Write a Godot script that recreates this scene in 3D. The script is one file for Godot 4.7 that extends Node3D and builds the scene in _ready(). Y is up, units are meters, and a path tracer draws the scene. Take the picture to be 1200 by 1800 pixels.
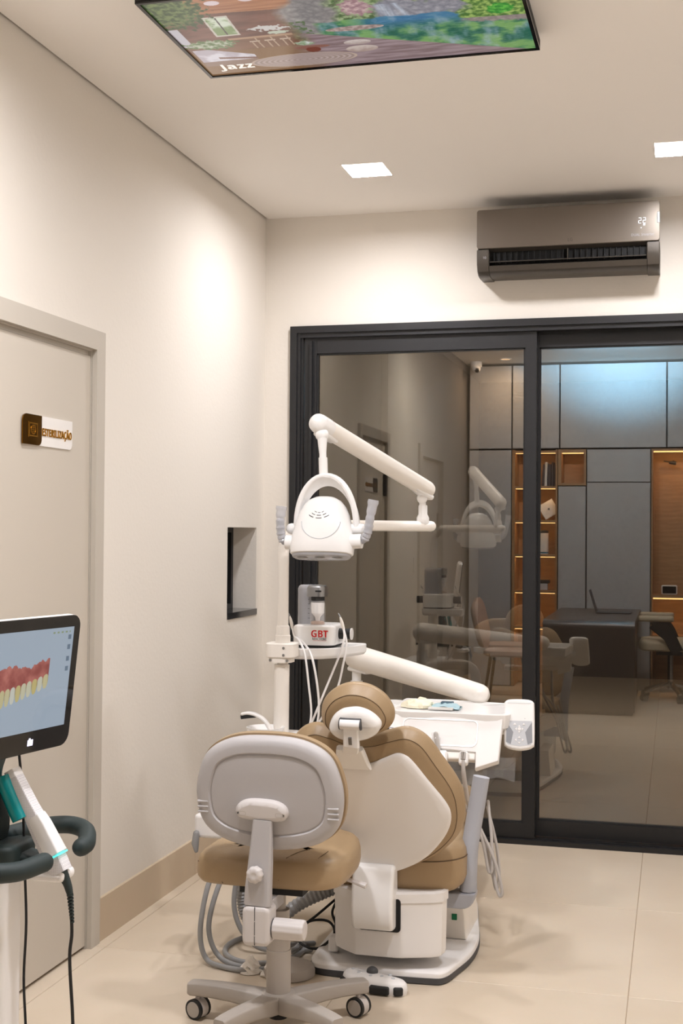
extends Node3D
# Dental surgery with a glass sliding door to an office. Metres, y up, back wall at z = 0, left wall at x = 0.

const H := 3.0
var M := {}
var taken := {}

# ------------------------------------------------------------------ mesh builder
class MB:
	var v := PackedVector3Array()

	func tri(a: Vector3, b: Vector3, c: Vector3) -> void:
		v.append(a); v.append(b); v.append(c)

	func quad(a: Vector3, b: Vector3, c: Vector3, d: Vector3) -> void:
		tri(a, b, c); tri(a, c, d)

	func quad_out(a: Vector3, b: Vector3, c: Vector3, d: Vector3, n: Vector3) -> void:
		if (c - a).cross(b - a).dot(n) > 0.0: quad(a, b, c, d)
		else: quad(d, c, b, a)

	func close(from: int) -> void:
		# turn the closed shape begun at «from» so that its front faces (clockwise) look outwards
		var vol := 0.0
		var o: Vector3 = v[from]
		for i in range(from, v.size(), 3):
			vol += (v[i] - o).dot((v[i + 2] - o).cross(v[i + 1] - o))
		if vol < 0.0:
			for i in range(from, v.size(), 3):
				var t := v[i + 1]; v[i + 1] = v[i + 2]; v[i + 2] = t

	func loft(rings: Array, ends := true, loop := false) -> void:
		var s := v.size()
		var n: int = rings[0].size()
		for k in range(rings.size() if loop else rings.size() - 1):
			var a: PackedVector3Array = rings[k]
			var b: PackedVector3Array = rings[(k + 1) % rings.size()]
			for i in n:
				var j := (i + 1) % n
				quad(a[i], a[j], b[j], b[i])
		if ends and not loop:
			for k in [0, rings.size() - 1]:
				var r: PackedVector3Array = rings[k]
				var c := Vector3.ZERO
				for p in r: c += p
				c /= n
				for i in n:
					var j := (i + 1) % n
					if k == 0: tri(c, r[j], r[i])
					else: tri(c, r[i], r[j])
		close(s)

	# outline (closed, 2D) carried through a profile of (inset, height); caps are triangulated
	func prism(outline: PackedVector2Array, prof: Array, xf := Transform3D()) -> void:
		var s := v.size()
		var pts := outline
		if Geometry2D.is_polygon_clockwise(pts):
			pts = pts.duplicate(); pts.reverse()
		var n := pts.size()
		var nor := PackedVector2Array()
		for i in n:
			var e1 := (pts[i] - pts[(i + n - 1) % n]).normalized()
			var e2 := (pts[(i + 1) % n] - pts[i]).normalized()
			var m := Vector2(e1.y, -e1.x) + Vector2(e2.y, -e2.x)
			var l := m.length()
			m = m / l if l > 0.001 else Vector2(e1.y, -e1.x)
			var co := maxf(0.5, m.dot(Vector2(e1.y, -e1.x)))
			nor.append(m / co)
		var rings := []
		for q in prof:
			var r := PackedVector3Array()
			for i in n:
				var p2: Vector2 = pts[i] - nor[i] * q.x
				r.append(xf * Vector3(p2.x, p2.y, q.y))
			rings.append(r)
		for k in range(rings.size() - 1):
			for i in n:
				var j := (i + 1) % n
				quad(rings[k][i], rings[k][j], rings[k + 1][j], rings[k + 1][i])
		for k in [0, rings.size() - 1]:
			var flat := PackedVector2Array()
			for i in n: flat.append(pts[i] - nor[i] * prof[k].x)
			var t := Geometry2D.triangulate_polygon(flat)
			var r: PackedVector3Array = rings[k]
			if t.is_empty():
				var c := Vector3.ZERO
				for p in r: c += p
				c /= n
				for i in n:
					if k == 0: tri(c, r[(i + 1) % n], r[i])
					else: tri(c, r[i], r[(i + 1) % n])
				continue
			for i in range(0, t.size(), 3):
				# triangles of triangulate_polygon may run either way: orient them
				var a := flat[t[i]]; var b := flat[t[i + 1]]; var c2 := flat[t[i + 2]]
				var ccw := (b - a).cross(c2 - a) > 0.0
				var want: bool = k != 0
				if ccw == want: tri(r[t[i]], r[t[i + 1]], r[t[i + 2]])
				else: tri(r[t[i]], r[t[i + 2]], r[t[i + 1]])
		close(s)

	func box(lo: Vector3, hi: Vector3, xf := Transform3D()) -> void:
		var s := v.size()
		var p := []
		for k in 8:
			p.append(xf * Vector3(hi.x if k & 1 else lo.x, hi.y if k & 2 else lo.y, hi.z if k & 4 else lo.z))
		for f in [[0, 1, 3, 2], [4, 6, 7, 5], [0, 4, 5, 1], [2, 3, 7, 6], [0, 2, 6, 4], [1, 5, 7, 3]]:
			quad(p[f[0]], p[f[1]], p[f[2]], p[f[3]])
		close(s)

	# box with rounded edges; r is the edge radius, rc the radius of the corners seen along z
	func rbox(c: Vector3, size: Vector3, r: float, rc := -1.0, xf := Transform3D()) -> void:
		var corner := r if rc < 0.0 else rc
		var o := MB.rrect(size.x, size.y, corner, 4)
		var prof := MB.rp(size.z, r)
		prism(o, prof, xf * Transform3D(Basis(), c - Vector3(0, 0, size.z / 2)))

	func tube(path: Array, rad, sides := 12, domed := false) -> void:
		var s := v.size()
		var n := path.size()
		var rr := []
		for i in n: rr.append(rad[i] if rad is Array else rad)
		var tang := []
		for i in n:
			tang.append((path[mini(i + 1, n - 1)] - path[maxi(i - 1, 0)]).normalized())
		var u: Vector3 = tang[0].cross(Vector3.UP)
		if u.length() < 0.05: u = tang[0].cross(Vector3.RIGHT)
		u = u.normalized()
		var rings := []
		for i in n:
			u = (u - tang[i] * u.dot(tang[i])).normalized()
			var w: Vector3 = tang[i].cross(u)
			var mk := func(c: Vector3, r: float) -> PackedVector3Array:
				var ring := PackedVector3Array()
				for k in sides:
					var a := TAU * k / sides
					ring.append(c + u * cos(a) * r + w * sin(a) * r)
				return ring
			if i == 0 and domed:
				for k in [3, 2, 1]:
					var a: float = PI / 2 * k / 3.3
					rings.append(mk.call(path[0] - tang[0] * rr[0] * sin(a), rr[0] * cos(a)))
			rings.append(mk.call(path[i], rr[i]))
			if i == n - 1 and domed:
				for k in [1, 2, 3]:
					var a: float = PI / 2 * k / 3.3
					rings.append(mk.call(path[i] + tang[i] * rr[i] * sin(a), rr[i] * cos(a)))
		loft(rings)

	# a bar of chamfered rectangular section along a path; w across «side», th along the third direction
	func ribbon(path: Array, w: Array, th: Array, side: Vector3, cham := 0.25) -> void:
		var rings := []
		var n := path.size()
		for i in n:
			var t: Vector3 = (path[mini(i + 1, n - 1)] - path[maxi(i - 1, 0)]).normalized()
			var s1 := (side - t * side.dot(t)).normalized()
			var n1 := t.cross(s1)
			var a: float = w[i] / 2.0
			var b: float = th[i] / 2.0
			var c := minf(a, b) * 2.0 * cham
			var r := PackedVector3Array()
			for q in [[1, 1, 0], [1, 1, 1], [-1, 1, 1], [-1, 1, 0], [-1, -1, 0], [-1, -1, 1], [1, -1, 1], [1, -1, 0]]:
				var dx: float = a if q[2] == 0 else a - c
				var dy: float = b - c if q[2] == 0 else b
				r.append(path[i] + s1 * q[0] * dx + n1 * q[1] * dy)
			rings.append(r)
		loft(rings)

	func ball(c: Vector3, r: Vector3, n := 14) -> void:
		var rings := []
		for k in range(1, n):
			var a := PI * k / n
			var ring := PackedVector3Array()
			for j in n * 2:
				var b := TAU * j / (n * 2)
				ring.append(c + Vector3(cos(b) * sin(a) * r.x, cos(a) * r.y, sin(b) * sin(a) * r.z))
			rings.append(ring)
		loft(rings)

	func lathe(prof: Array, xf := Transform3D(), n := 24) -> void:
		var rings := []
		for q in prof:
			var r := PackedVector3Array()
			for k in n:
				var a := TAU * k / n
				r.append(xf * Vector3(cos(a) * q.x, q.y, sin(a) * q.x))
			rings.append(r)
		loft(rings)

	# a slab with rectangular holes: f maps (u, v, w) to the world
	func holed(u0: float, v0: float, u1: float, v1: float, w0: float, w1: float, holes: Array, f: Callable) -> void:
		var us := [u0, u1]
		var vs := [v0, v1]
		for h in holes:
			us.append_array([h[0], h[2]]); vs.append_array([h[1], h[3]])
		us = us.filter(func(q): return q >= u0 and q <= u1); vs = vs.filter(func(q): return q >= v0 and q <= v1)
		us.sort(); vs.sort()
		var solid := func(i: int, j: int) -> bool:
			if i < 0 or j < 0 or i >= us.size() - 1 or j >= vs.size() - 1: return false
			var cu: float = (us[i] + us[i + 1]) / 2
			var cv: float = (vs[j] + vs[j + 1]) / 2
			if us[i + 1] - us[i] < 1e-6 or vs[j + 1] - vs[j] < 1e-6: return false
			for h in holes:
				if cu > h[0] and cu < h[2] and cv > h[1] and cv < h[3]: return false
			return true
		var o: Vector3 = f.call(0.0, 0.0, 0.0)
		var du: Vector3 = f.call(1.0, 0.0, 0.0) - o
		var dv: Vector3 = f.call(0.0, 1.0, 0.0) - o
		var dw: Vector3 = f.call(0.0, 0.0, 1.0) - o
		for i in us.size() - 1:
			for j in vs.size() - 1:
				if not solid.call(i, j): continue
				var a: float = us[i]; var b: float = us[i + 1]; var c: float = vs[j]; var d: float = vs[j + 1]
				quad_out(f.call(a, c, w0), f.call(b, c, w0), f.call(b, d, w0), f.call(a, d, w0), -dw)
				quad_out(f.call(a, c, w1), f.call(b, c, w1), f.call(b, d, w1), f.call(a, d, w1), dw)
				if not solid.call(i - 1, j): quad_out(f.call(a, c, w0), f.call(a, d, w0), f.call(a, d, w1), f.call(a, c, w1), -du)
				if not solid.call(i + 1, j): quad_out(f.call(b, c, w0), f.call(b, d, w0), f.call(b, d, w1), f.call(b, c, w1), du)
				if not solid.call(i, j - 1): quad_out(f.call(a, c, w0), f.call(b, c, w0), f.call(b, c, w1), f.call(a, c, w1), -dv)
				if not solid.call(i, j + 1): quad_out(f.call(a, d, w0), f.call(b, d, w0), f.call(b, d, w1), f.call(a, d, w1), dv)

	static func rrect(w: float, h: float, r: float, n := 5) -> PackedVector2Array:
		var o := PackedVector2Array()
		r = minf(r, minf(w, h) * 0.4999)
		for q in [[1, 1, 0.0], [-1, 1, 0.5], [-1, -1, 1.0], [1, -1, 1.5]]:
			for k in n + 1:
				var a: float = PI * q[2] + PI / 2 * k / n
				o.append(Vector2(q[0] * (w / 2 - r) + cos(a) * r, q[1] * (h / 2 - r) + sin(a) * r))
		return o

	static func rp(d: float, r: float, n := 3) -> Array:
		var o := []
		if r <= 0.0: return [Vector2(0, 0), Vector2(0, d)]
		r = minf(r, d * 0.499)
		for k in n + 1:
			var a := PI / 2 * k / n
			o.append(Vector2(r - r * sin(a), r - r * cos(a)))
		for k in n + 1:
			var a := PI / 2 * k / n
			o.append(Vector2(r - r * cos(a), d - r + r * sin(a)))
		return o

	func mesh(limit := 40.0, origin := Vector3.ZERO) -> ArrayMesh:
		var nf := v.size() / 3
		var fn := PackedVector3Array(); fn.resize(nf)
		var fu := PackedVector3Array(); fu.resize(nf)
		var at := {}
		var keys := []
		keys.resize(v.size())
		for i in nf:
			var c := (v[i * 3 + 2] - v[i * 3]).cross(v[i * 3 + 1] - v[i * 3])
			fn[i] = c
			fu[i] = c.normalized()
			for k in 3:
				var key := Vector3i((v[i * 3 + k] * 20000.0).round())
				keys[i * 3 + k] = key
				if not at.has(key): at[key] = PackedInt32Array()
				at[key].append(i)
		var co := cos(deg_to_rad(limit))
		var nn := PackedVector3Array(); nn.resize(v.size())
		var out := PackedVector3Array(); out.resize(v.size())
		for i in v.size():
			var u := fu[i / 3]
			var sum := Vector3.ZERO
			for f in at[keys[i]]:
				if fu[f].dot(u) > co: sum += fn[f]
			nn[i] = sum.normalized() if sum.length_squared() > 0.0 else (u if u.length() > 0.5 else Vector3.UP)
			out[i] = v[i] - origin
		var arr := []
		arr.resize(Mesh.ARRAY_MAX)
		arr[Mesh.ARRAY_VERTEX] = out
		arr[Mesh.ARRAY_NORMAL] = nn
		var am := ArrayMesh.new()
		am.add_surface_from_arrays(Mesh.PRIMITIVE_TRIANGLES, arr)
		return am


# ------------------------------------------------------------------ scene helpers
func numbered(called: String) -> String:
	var n: int = taken.get(called, 0)
	taken[called] = n + 1
	return called if n == 0 else "%s_%03d" % [called, n]

func thing(called: String, label: String, category: String, at := Vector3.ZERO, group := "") -> Node3D:
	var o := Node3D.new()
	o.name = numbered(called)
	add_child(o)
	o.position = at
	o.set_meta("label", label); o.set_meta("category", category)
	if group: o.set_meta("group", group)
	return o

func struct(called: String, at := Vector3.ZERO) -> Node3D:
	var o := Node3D.new()
	o.name = called
	add_child(o)
	o.position = at
	o.set_meta("kind", "structure")
	return o

func origin_of(n: Node) -> Vector3:
	var o := Vector3.ZERO
	while n is Node3D and n != self:
		o += n.position
		n = n.get_parent()
	return o

# builds are made in world coordinates; the part is stored relative to its thing
func part(m: MB, called: String, material: Material, parent: Node3D, limit := 40.0) -> MeshInstance3D:
	var o := MeshInstance3D.new()
	o.name = called
	o.mesh = m.mesh(limit, origin_of(parent))
	o.material_override = material
	parent.add_child(o, true)
	return o

func single(m: MB, called: String, material: Material, label: String, category: String, at: Vector3, group := "", limit := 40.0) -> MeshInstance3D:
	var o := MeshInstance3D.new()
	o.name = numbered(called)
	o.mesh = m.mesh(limit, at)
	o.material_override = material
	add_child(o)
	o.position = at
	o.set_meta("label", label); o.set_meta("category", category)
	if group: o.set_meta("group", group)
	return o

func text(s: String, called: String, material: Material, parent: Node3D, size: float, xf: Transform3D, depth := 0.0015, bold := false) -> void:
	var t := TextMesh.new()
	var f := SystemFont.new()
	f.font_names = PackedStringArray(["Droid Sans"])
	if bold: f.font_weight = 700
	t.font = f
	t.text = s
	t.font_size = 64
	t.pixel_size = size / 64.0
	t.depth = depth
	t.curve_step = 2.0
	var o := MeshInstance3D.new()
	o.name = called
	o.mesh = t
	o.material_override = material
	parent.add_child(o, true)
	o.transform = Transform3D(xf.basis, xf.origin - origin_of(parent))

func sp(pts: Array, n := 6, closed := false) -> Array:
	var o := []
	var c := pts.size()
	for i in range(c if closed else c - 1):
		var p0 = pts[(i - 1 + c) % c] if closed or i > 0 else pts[0] * 2.0 - pts[1]
		var p1 = pts[i]
		var p2 = pts[(i + 1) % c]
		var p3 = pts[(i + 2) % c] if closed or i + 2 < c else pts[c - 1] * 2.0 - pts[c - 2]
		for k in n:
			var t := float(k) / n
			o.append(0.5 * (2.0 * p1 + (p2 - p0) * t + (2.0 * p0 - 5.0 * p1 + 4.0 * p2 - p3) * t * t + (3.0 * p1 - p0 - 3.0 * p2 + p3) * t * t * t))
	if not closed: o.append(pts[c - 1])
	return o

func sp2(pts: Array, n := 5) -> PackedVector2Array:
	return PackedVector2Array(sp(pts, n, true))

# the mirror image of a right half (points from bottom centre to top centre) added
func both(half: Array) -> Array:
	var o := half.duplicate()
	for i in range(half.size() - 1, -1, -1):
		if absf(half[i].x) > 0.001: o.append(Vector2(-half[i].x, half[i].y))
	return o

func look(n: Vector3, up := Vector3.UP) -> Basis:
	# z axis along n
	var z := n.normalized()
	var x := up.cross(z).normalized()
	return Basis(x, z.cross(x), z)

func noise_tex(freq: float, lo: Color, hi: Color, sd: int, size := 512, octaves := 4, normal := false, bump := 4.0) -> NoiseTexture2D:
	var f := FastNoiseLite.new()
	f.seed = sd
	f.frequency = freq
	f.fractal_octaves = octaves
	var t := NoiseTexture2D.new()
	t.width = size; t.height = size
	t.seamless = true
	t.noise = f
	if normal:
		t.as_normal_map = true
		t.bump_strength = bump
	else:
		var g := Gradient.new()
		g.set_color(0, lo); g.set_color(1, hi)
		t.color_ramp = g
	return t

func mat(key: String, c: Color, rough := 0.5, metal := 0.0) -> StandardMaterial3D:
	var m := StandardMaterial3D.new()
	m.resource_name = key
	m.albedo_color = c
	m.roughness = rough
	m.metallic = metal
	M[key] = m
	return m

func grain(m: StandardMaterial3D, tex: Texture2D, scale: float) -> void:
	m.albedo_texture = tex
	m.uv1_triplanar = true
	m.uv1_world_triplanar = true
	m.uv1_scale = Vector3.ONE * scale

func relief(m: StandardMaterial3D, tex: Texture2D, scale: float, amount: float) -> void:
	m.normal_enabled = true
	m.normal_texture = tex
	m.normal_scale = amount
	m.uv1_triplanar = true
	m.uv1_world_triplanar = true
	m.uv1_scale = Vector3.ONE * scale

func c8(r: int, g: int, b: int) -> Color:
	return Color(r / 255.0, g / 255.0, b / 255.0)

func glow(key: String, c: Color, energy: float) -> StandardMaterial3D:
	var m := mat(key, c, 0.6)
	m.emission_enabled = true
	m.emission = c
	m.emission_energy_multiplier = energy
	return m

func area(called: String, at: Vector3, towards: Vector3, size: Vector2, c: Color, energy: float, parent: Node3D = null) -> void:
	var l := AreaLight3D.new()
	l.name = called
	l.area_size = size
	l.light_color = c
	l.light_energy = energy
	l.area_normalize_energy = true
	l.area_range = 14.0
	l.area_attenuation = 2.0
	l.shadow_enabled = true
	var b := look(-towards, Vector3.FORWARD if absf(towards.y) > 0.9 else Vector3.UP)
	var pr: Node3D = parent if parent else self
	pr.add_child(l, true)
	l.transform = Transform3D(b, at - (origin_of(pr) if parent else Vector3.ZERO))


func _ready() -> void:
	setup()
	materials()
	shell()
	sliding_doors()
	left_door()
	niche()
	ceiling_lights()
	ceiling_tv()
	air_conditioner()
	dental_chair()
	cuspidor_and_pole()
	operating_lamp()
	delivery_unit()
	prophylaxis_machine()
	stool()
	floor_hoses()
	foot_controls()
	scanner_cart()
	office()


# ------------------------------------------------------------------ camera, environment
const LAMP_COLOR := Color(0.985, 0.982, 1.0)
const LAMP_ENERGY := [2.1, 2.1, 3.75, 3.75]

func setup() -> void:
	var cam := Camera3D.new()
	cam.name = "camera"
	cam.position = Vector3(1.9737, 1.4519, 6.0689)
	cam.rotation = Vector3(0.0155, 0.254, 0.0073)
	cam.fov = rad_to_deg(2.0 * atan(900.0 / 2264.93))
	cam.near = 0.05
	add_child(cam)
	cam.current = true
	var we := WorldEnvironment.new()
	we.name = "environment"
	var e := Environment.new()
	e.background_mode = Environment.BG_COLOR
	e.background_color = Color(0.02, 0.022, 0.028)
	e.tonemap_mode = Environment.TONE_MAPPER_LINEAR
	e.tonemap_exposure = 1.0
	e.sdfgi_enabled = true
	e.ssao_enabled = true
	e.ssil_enabled = true
	we.environment = e
	add_child(we)


func materials() -> void:
	var m: StandardMaterial3D
	m = mat("wall_paint", c8(232, 225, 215), 0.75)
	relief(m, noise_tex(0.06, Color.BLACK, Color.WHITE, 3, 256, 3, true, 2.0), 2.5, 0.12)
	mat("rear_panel", c8(70, 62, 56), 0.6)
	mat("ceiling_paint", c8(247, 242, 236), 0.85)
	m = mat("tile", Color.WHITE, 0.32)
	grain(m, noise_tex(0.008, c8(210, 193, 171), c8(219, 204, 183), 11, 512, 5), 0.35)
	m = mat("tile_b", Color.WHITE, 0.34)
	grain(m, noise_tex(0.008, c8(207, 191, 169), c8(217, 202, 182), 15, 512, 5), 0.35)
	mat("grout", c8(176, 158, 136), 0.9)
	m = mat("baseboard", Color.WHITE, 0.4)
	grain(m, noise_tex(0.01, c8(198, 178, 152), c8(208, 189, 164), 17, 256, 4), 0.5)
	mat("door_paint", c8(202, 193, 180), 0.5)
	mat("casing_paint", c8(198, 190, 178), 0.5)
	mat("black_metal", c8(25, 25, 27), 0.45, 0.0)
	mat("black_rubber", c8(30, 30, 30), 0.7)
	mat("granite", c8(40, 40, 42), 0.12)
	m = mat("tinted_glass", c8(22, 20, 18), 0.0)
	m.albedo_color.a = 0.42
	m.transparency = BaseMaterial3D.TRANSPARENCY_ALPHA
	# solar-control coating: a thin metal layer that mirrors a part of the light
	m = mat("mirror_coating", Color(0.90, 0.85, 0.76, 0.088), 0.0, 1.0)
	m.transparency = BaseMaterial3D.TRANSPARENCY_ALPHA
	var even := Image.create(4, 4, false, Image.FORMAT_RGB8)
	even.fill(Color.WHITE)
	m.albedo_texture = ImageTexture.create_from_image(even)
	m = mat("dark_glass", c8(16, 16, 18), 0.03)
	m.metallic_specular = 0.6
	m = mat("clear_glass", c8(235, 235, 235), 0.03)
	m.albedo_color.a = 0.12
	m.transparency = BaseMaterial3D.TRANSPARENCY_ALPHA
	m = mat("clear_film", c8(245, 245, 245), 0.03)
	m.albedo_color.a = 0.10
	m.transparency = BaseMaterial3D.TRANSPARENCY_ALPHA
	m = mat("sleeve_film", c8(205, 205, 210), 0.18)
	m.albedo_color.a = 0.55
	m.transparency = BaseMaterial3D.TRANSPARENCY_ALPHA
	m = mat("white_gloss", c8(243, 241, 239), 0.22)
	m = mat("white_satin", c8(240, 237, 235), 0.45)
	mat("white_warm", c8(241, 235, 227), 0.35)
	m = mat("vinyl", c8(164, 139, 106), 0.42)
	relief(m, noise_tex(0.05, Color.BLACK, Color.WHITE, 21, 256, 3, true, 4.0), 14.0, 0.18)
	m = mat("vinyl_dark", c8(140, 113, 82), 0.5)
	relief(m, noise_tex(0.05, Color.BLACK, Color.WHITE, 22, 256, 3, true, 4.0), 14.0, 0.18)
	mat("seam", c8(92, 72, 50), 0.7)
	m = mat("stool_plastic", c8(182, 178, 178), 0.5)
	relief(m, noise_tex(0.15, Color.BLACK, Color.WHITE, 23, 256, 2, true, 3.0), 12.0, 0.12)
	m = mat("stool_base", c8(172, 164, 156), 0.5)
	mat("stool_light", c8(206, 200, 197), 0.5)
	mat("arm_grey", c8(172, 174, 182), 0.5)
	mat("hose_grey", c8(150, 150, 150), 0.35)
	mat("hose_light", c8(188, 182, 177), 0.4)
	mat("dark_grey", c8(72, 72, 74), 0.55)
	mat("chrome", c8(200, 200, 202), 0.18, 1.0)
	mat("steel", c8(150, 150, 150), 0.35, 0.9)
	m = mat("bronze", c8(112, 103, 93), 0.3, 0.35)
	mat("bronze_dark", c8(74, 68, 61), 0.38, 0.3)
	mat("void", c8(12, 12, 12), 0.8)
	mat("gold", c8(196, 142, 46), 0.25, 0.85)
	mat("gold_mirror", c8(126, 86, 22), 0.08, 0.9)
	mat("sign_white", c8(240, 236, 232), 0.15)
	mat("red_print", c8(206, 32, 34), 0.5)
	mat("black_print", c8(20, 20, 20), 0.5)
	mat("grey_print", c8(170, 172, 176), 0.5)
	mat("grey_pale", c8(200, 202, 206), 0.5)
	mat("grey_mid", c8(140, 142, 147), 0.5)
	mat("green_switch", c8(10, 112, 70), 0.4)
	mat("grip_green", c8(30, 44, 44), 0.6)
	m = mat("teal", c8(0, 140, 142), 0.35)
	mat("screen_black", c8(10, 10, 11), 0.06)
	mat("latex", c8(238, 231, 206), 0.55)
	m = mat("sachet_blue", c8(180, 210, 220), 0.25)
	mat("sachet_dark", c8(62, 92, 108), 0.4)
	m = mat("mesh_white", Color.WHITE, 0.5)
	var im := Image.create(32, 32, false, Image.FORMAT_RGB8)
	im.fill(c8(232, 229, 231))
	for y in 32:
		for x in 32:
			var a := Vector2(x % 16 + 0.5 - 8, y % 16 + 0.5 - 8)
			if a.length() < 3.6: im.set_pixel(x, y, c8(150, 148, 152))
	m.albedo_texture = ImageTexture.create_from_image(im)
	m.uv1_triplanar = true
	m.uv1_scale = Vector3.ONE * 140.0
	# office
	m = mat("cabinet_grey", Color.WHITE, 0.5)
	grain(m, noise_tex(0.05, c8(176, 173, 170), c8(188, 185, 182), 31, 256, 3), 1.5)
	mat("cabinet_edge", c8(96, 94, 92), 0.6)
	m = mat("shelf_wood", Color.WHITE, 0.5)
	var wood := noise_tex(0.012, c8(150, 112, 74), c8(180, 138, 94), 33, 512, 4)
	grain(m, wood, 0.8)
	m.uv1_scale = Vector3(0.6, 5.0, 0.6)
	mat("desk_brown", c8(82, 72, 66), 0.32)
	mat("office_wall", c8(118, 111, 105), 0.8)
	mat("office_door", c8(100, 95, 90), 0.55)
	mat("chair_cream", c8(196, 180, 152), 0.6)
	mat("chair_black", c8(26, 23, 21), 0.6)
	mat("shell_pink", c8(196, 166, 148), 0.6)
	mat("book_white", c8(210, 208, 205), 0.7)
	mat("book_dark", c8(66, 60, 62), 0.7)
	mat("paper", c8(226, 222, 216), 0.8)
	mat("label_blue", c8(40, 120, 150), 0.6)


# ------------------------------------------------------------------ room shell
const GX := 0.055
const GZ := -0.035

func shell() -> void:
	# floor slab (grout bed) carrying the tiles of the surgery and the office
	var fl := struct("floor")
	var m := MB.new()
	m.box(Vector3(-0.3, -0.16, -6.75), Vector3(3.8, -0.0035, 7.3))
	part(m, "grout_bed", M.grout, fl)
	# alike tiles share a mesh of their size
	var made := {}
	var tx := 0.889
	var tz := 0.97
	var x0 := GX - tx
	var n := 0
	while x0 < 3.7:
		var z0 := GZ - tz * 7
		while z0 < 7.2:
			var a := Vector2(maxf(x0 + 0.001, -0.28), maxf(z0 + 0.001, -6.7))
			var b := Vector2(minf(x0 + tx - 0.001, 3.75), minf(z0 + tz - 0.001, 7.25))
			if b.x - a.x > 0.02 and b.y - a.y > 0.02:
				var key := Vector2i(((b - a) * 1000.0).round())
				if not made.has(key):
					var t := MB.new()
					t.prism(MB.rrect(b.x - a.x, b.y - a.y, 0.001, 1), [Vector2(0, 0), Vector2(0, 0.0075), Vector2(0.0012, 0.009)], Transform3D(Basis(Vector3.RIGHT, Vector3.FORWARD, Vector3.UP), Vector3.ZERO))
					made[key] = t.mesh(30.0)
				var o := MeshInstance3D.new()
				o.name = "tile"
				o.mesh = made[key]
				o.material_override = M.tile if n % 3 else M.tile_b
				fl.add_child(o, true)
				o.position = Vector3((a.x + b.x) / 2, -0.009, (a.y + b.y) / 2)
				n += 1
			z0 += tz
		x0 += tx
	# ceiling with openings for the recessed lights
	var ce := struct("ceiling")
	m = MB.new()
	var holes := []
	for p in LAMPS: holes.append([p.x - 0.095, p.y - 0.105, p.x + 0.095, p.y + 0.105])
	m.holed(0.012, -0.1, 2.72, 7.12, H, H + 0.012, holes, func(u, w, d): return Vector3(u, d, w))
	part(m, "ceiling_board", M.ceiling_paint, ce, 20.0)
	m = MB.new()
	m.box(Vector3(-0.2, 3.07, -6.7), Vector3(3.8, 3.09, -0.15))
	part(m, "office_ceiling_board", M.ceiling_paint, ce, 20.0)
	m = MB.new()
	m.box(Vector3(-0.3, H + 0.17, -6.75), Vector3(3.8, H + 0.3, 7.3))
	part(m, "ceiling_slab", M.ceiling_paint, ce, 20.0)
	# left wall of the surgery (door opening and pass-through)
	m = MB.new()
	var wl := struct("wall_left")
	m.holed(0.0, -0.15, H + 0.17, 7.25, -0.16, 0.0, [[0.0, 1.935, 2.088, 2.705], [1.072, 0.108, 1.47, 0.525]], func(u, w, d): return Vector3(d, u, w))
	part(m, "plaster", M.wall_paint, wl, 20.0)
	m = MB.new()
	var wr := struct("wall_right")
	m.box(Vector3(2.72, 0, -0.15), Vector3(2.86, H + 0.17, 7.25))
	part(m, "plaster", M.wall_paint, wr, 20.0)
	m = MB.new()
	var wf := struct("wall_front")
	m.box(Vector3(-0.16, 0, 7.1), Vector3(2.86, H + 0.17, 7.25))
	part(m, "dark_panelling", M.rear_panel, wf, 20.0)
	m = MB.new()
	var wb := struct("wall_back")
	m.holed(0.0, 0.0, 2.72, H + 0.17, -0.15, 0.0, [[0.14, 0.0, 2.5, 2.456]], func(u, w, d): return Vector3(u, w, d))
	part(m, "plaster", M.wall_paint, wb, 20.0)
	m = MB.new()
	var bl := struct("baseboard_left")
	m.box(Vector3(0, 0, 0), Vector3(0.012, 0.151, 0.93)); m.box(Vector3(0, 0, 0.932), Vector3(0.012, 0.151, 1.873))
	part(m, "skirting_tile", M.baseboard, bl, 20.0)
	m = MB.new()
	var bb := struct("baseboard_back")
	m.box(Vector3(0.012, 0, 0), Vector3(0.137, 0.151, 0.012))
	part(m, "skirting_tile", M.baseboard, bb, 20.0)


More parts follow.
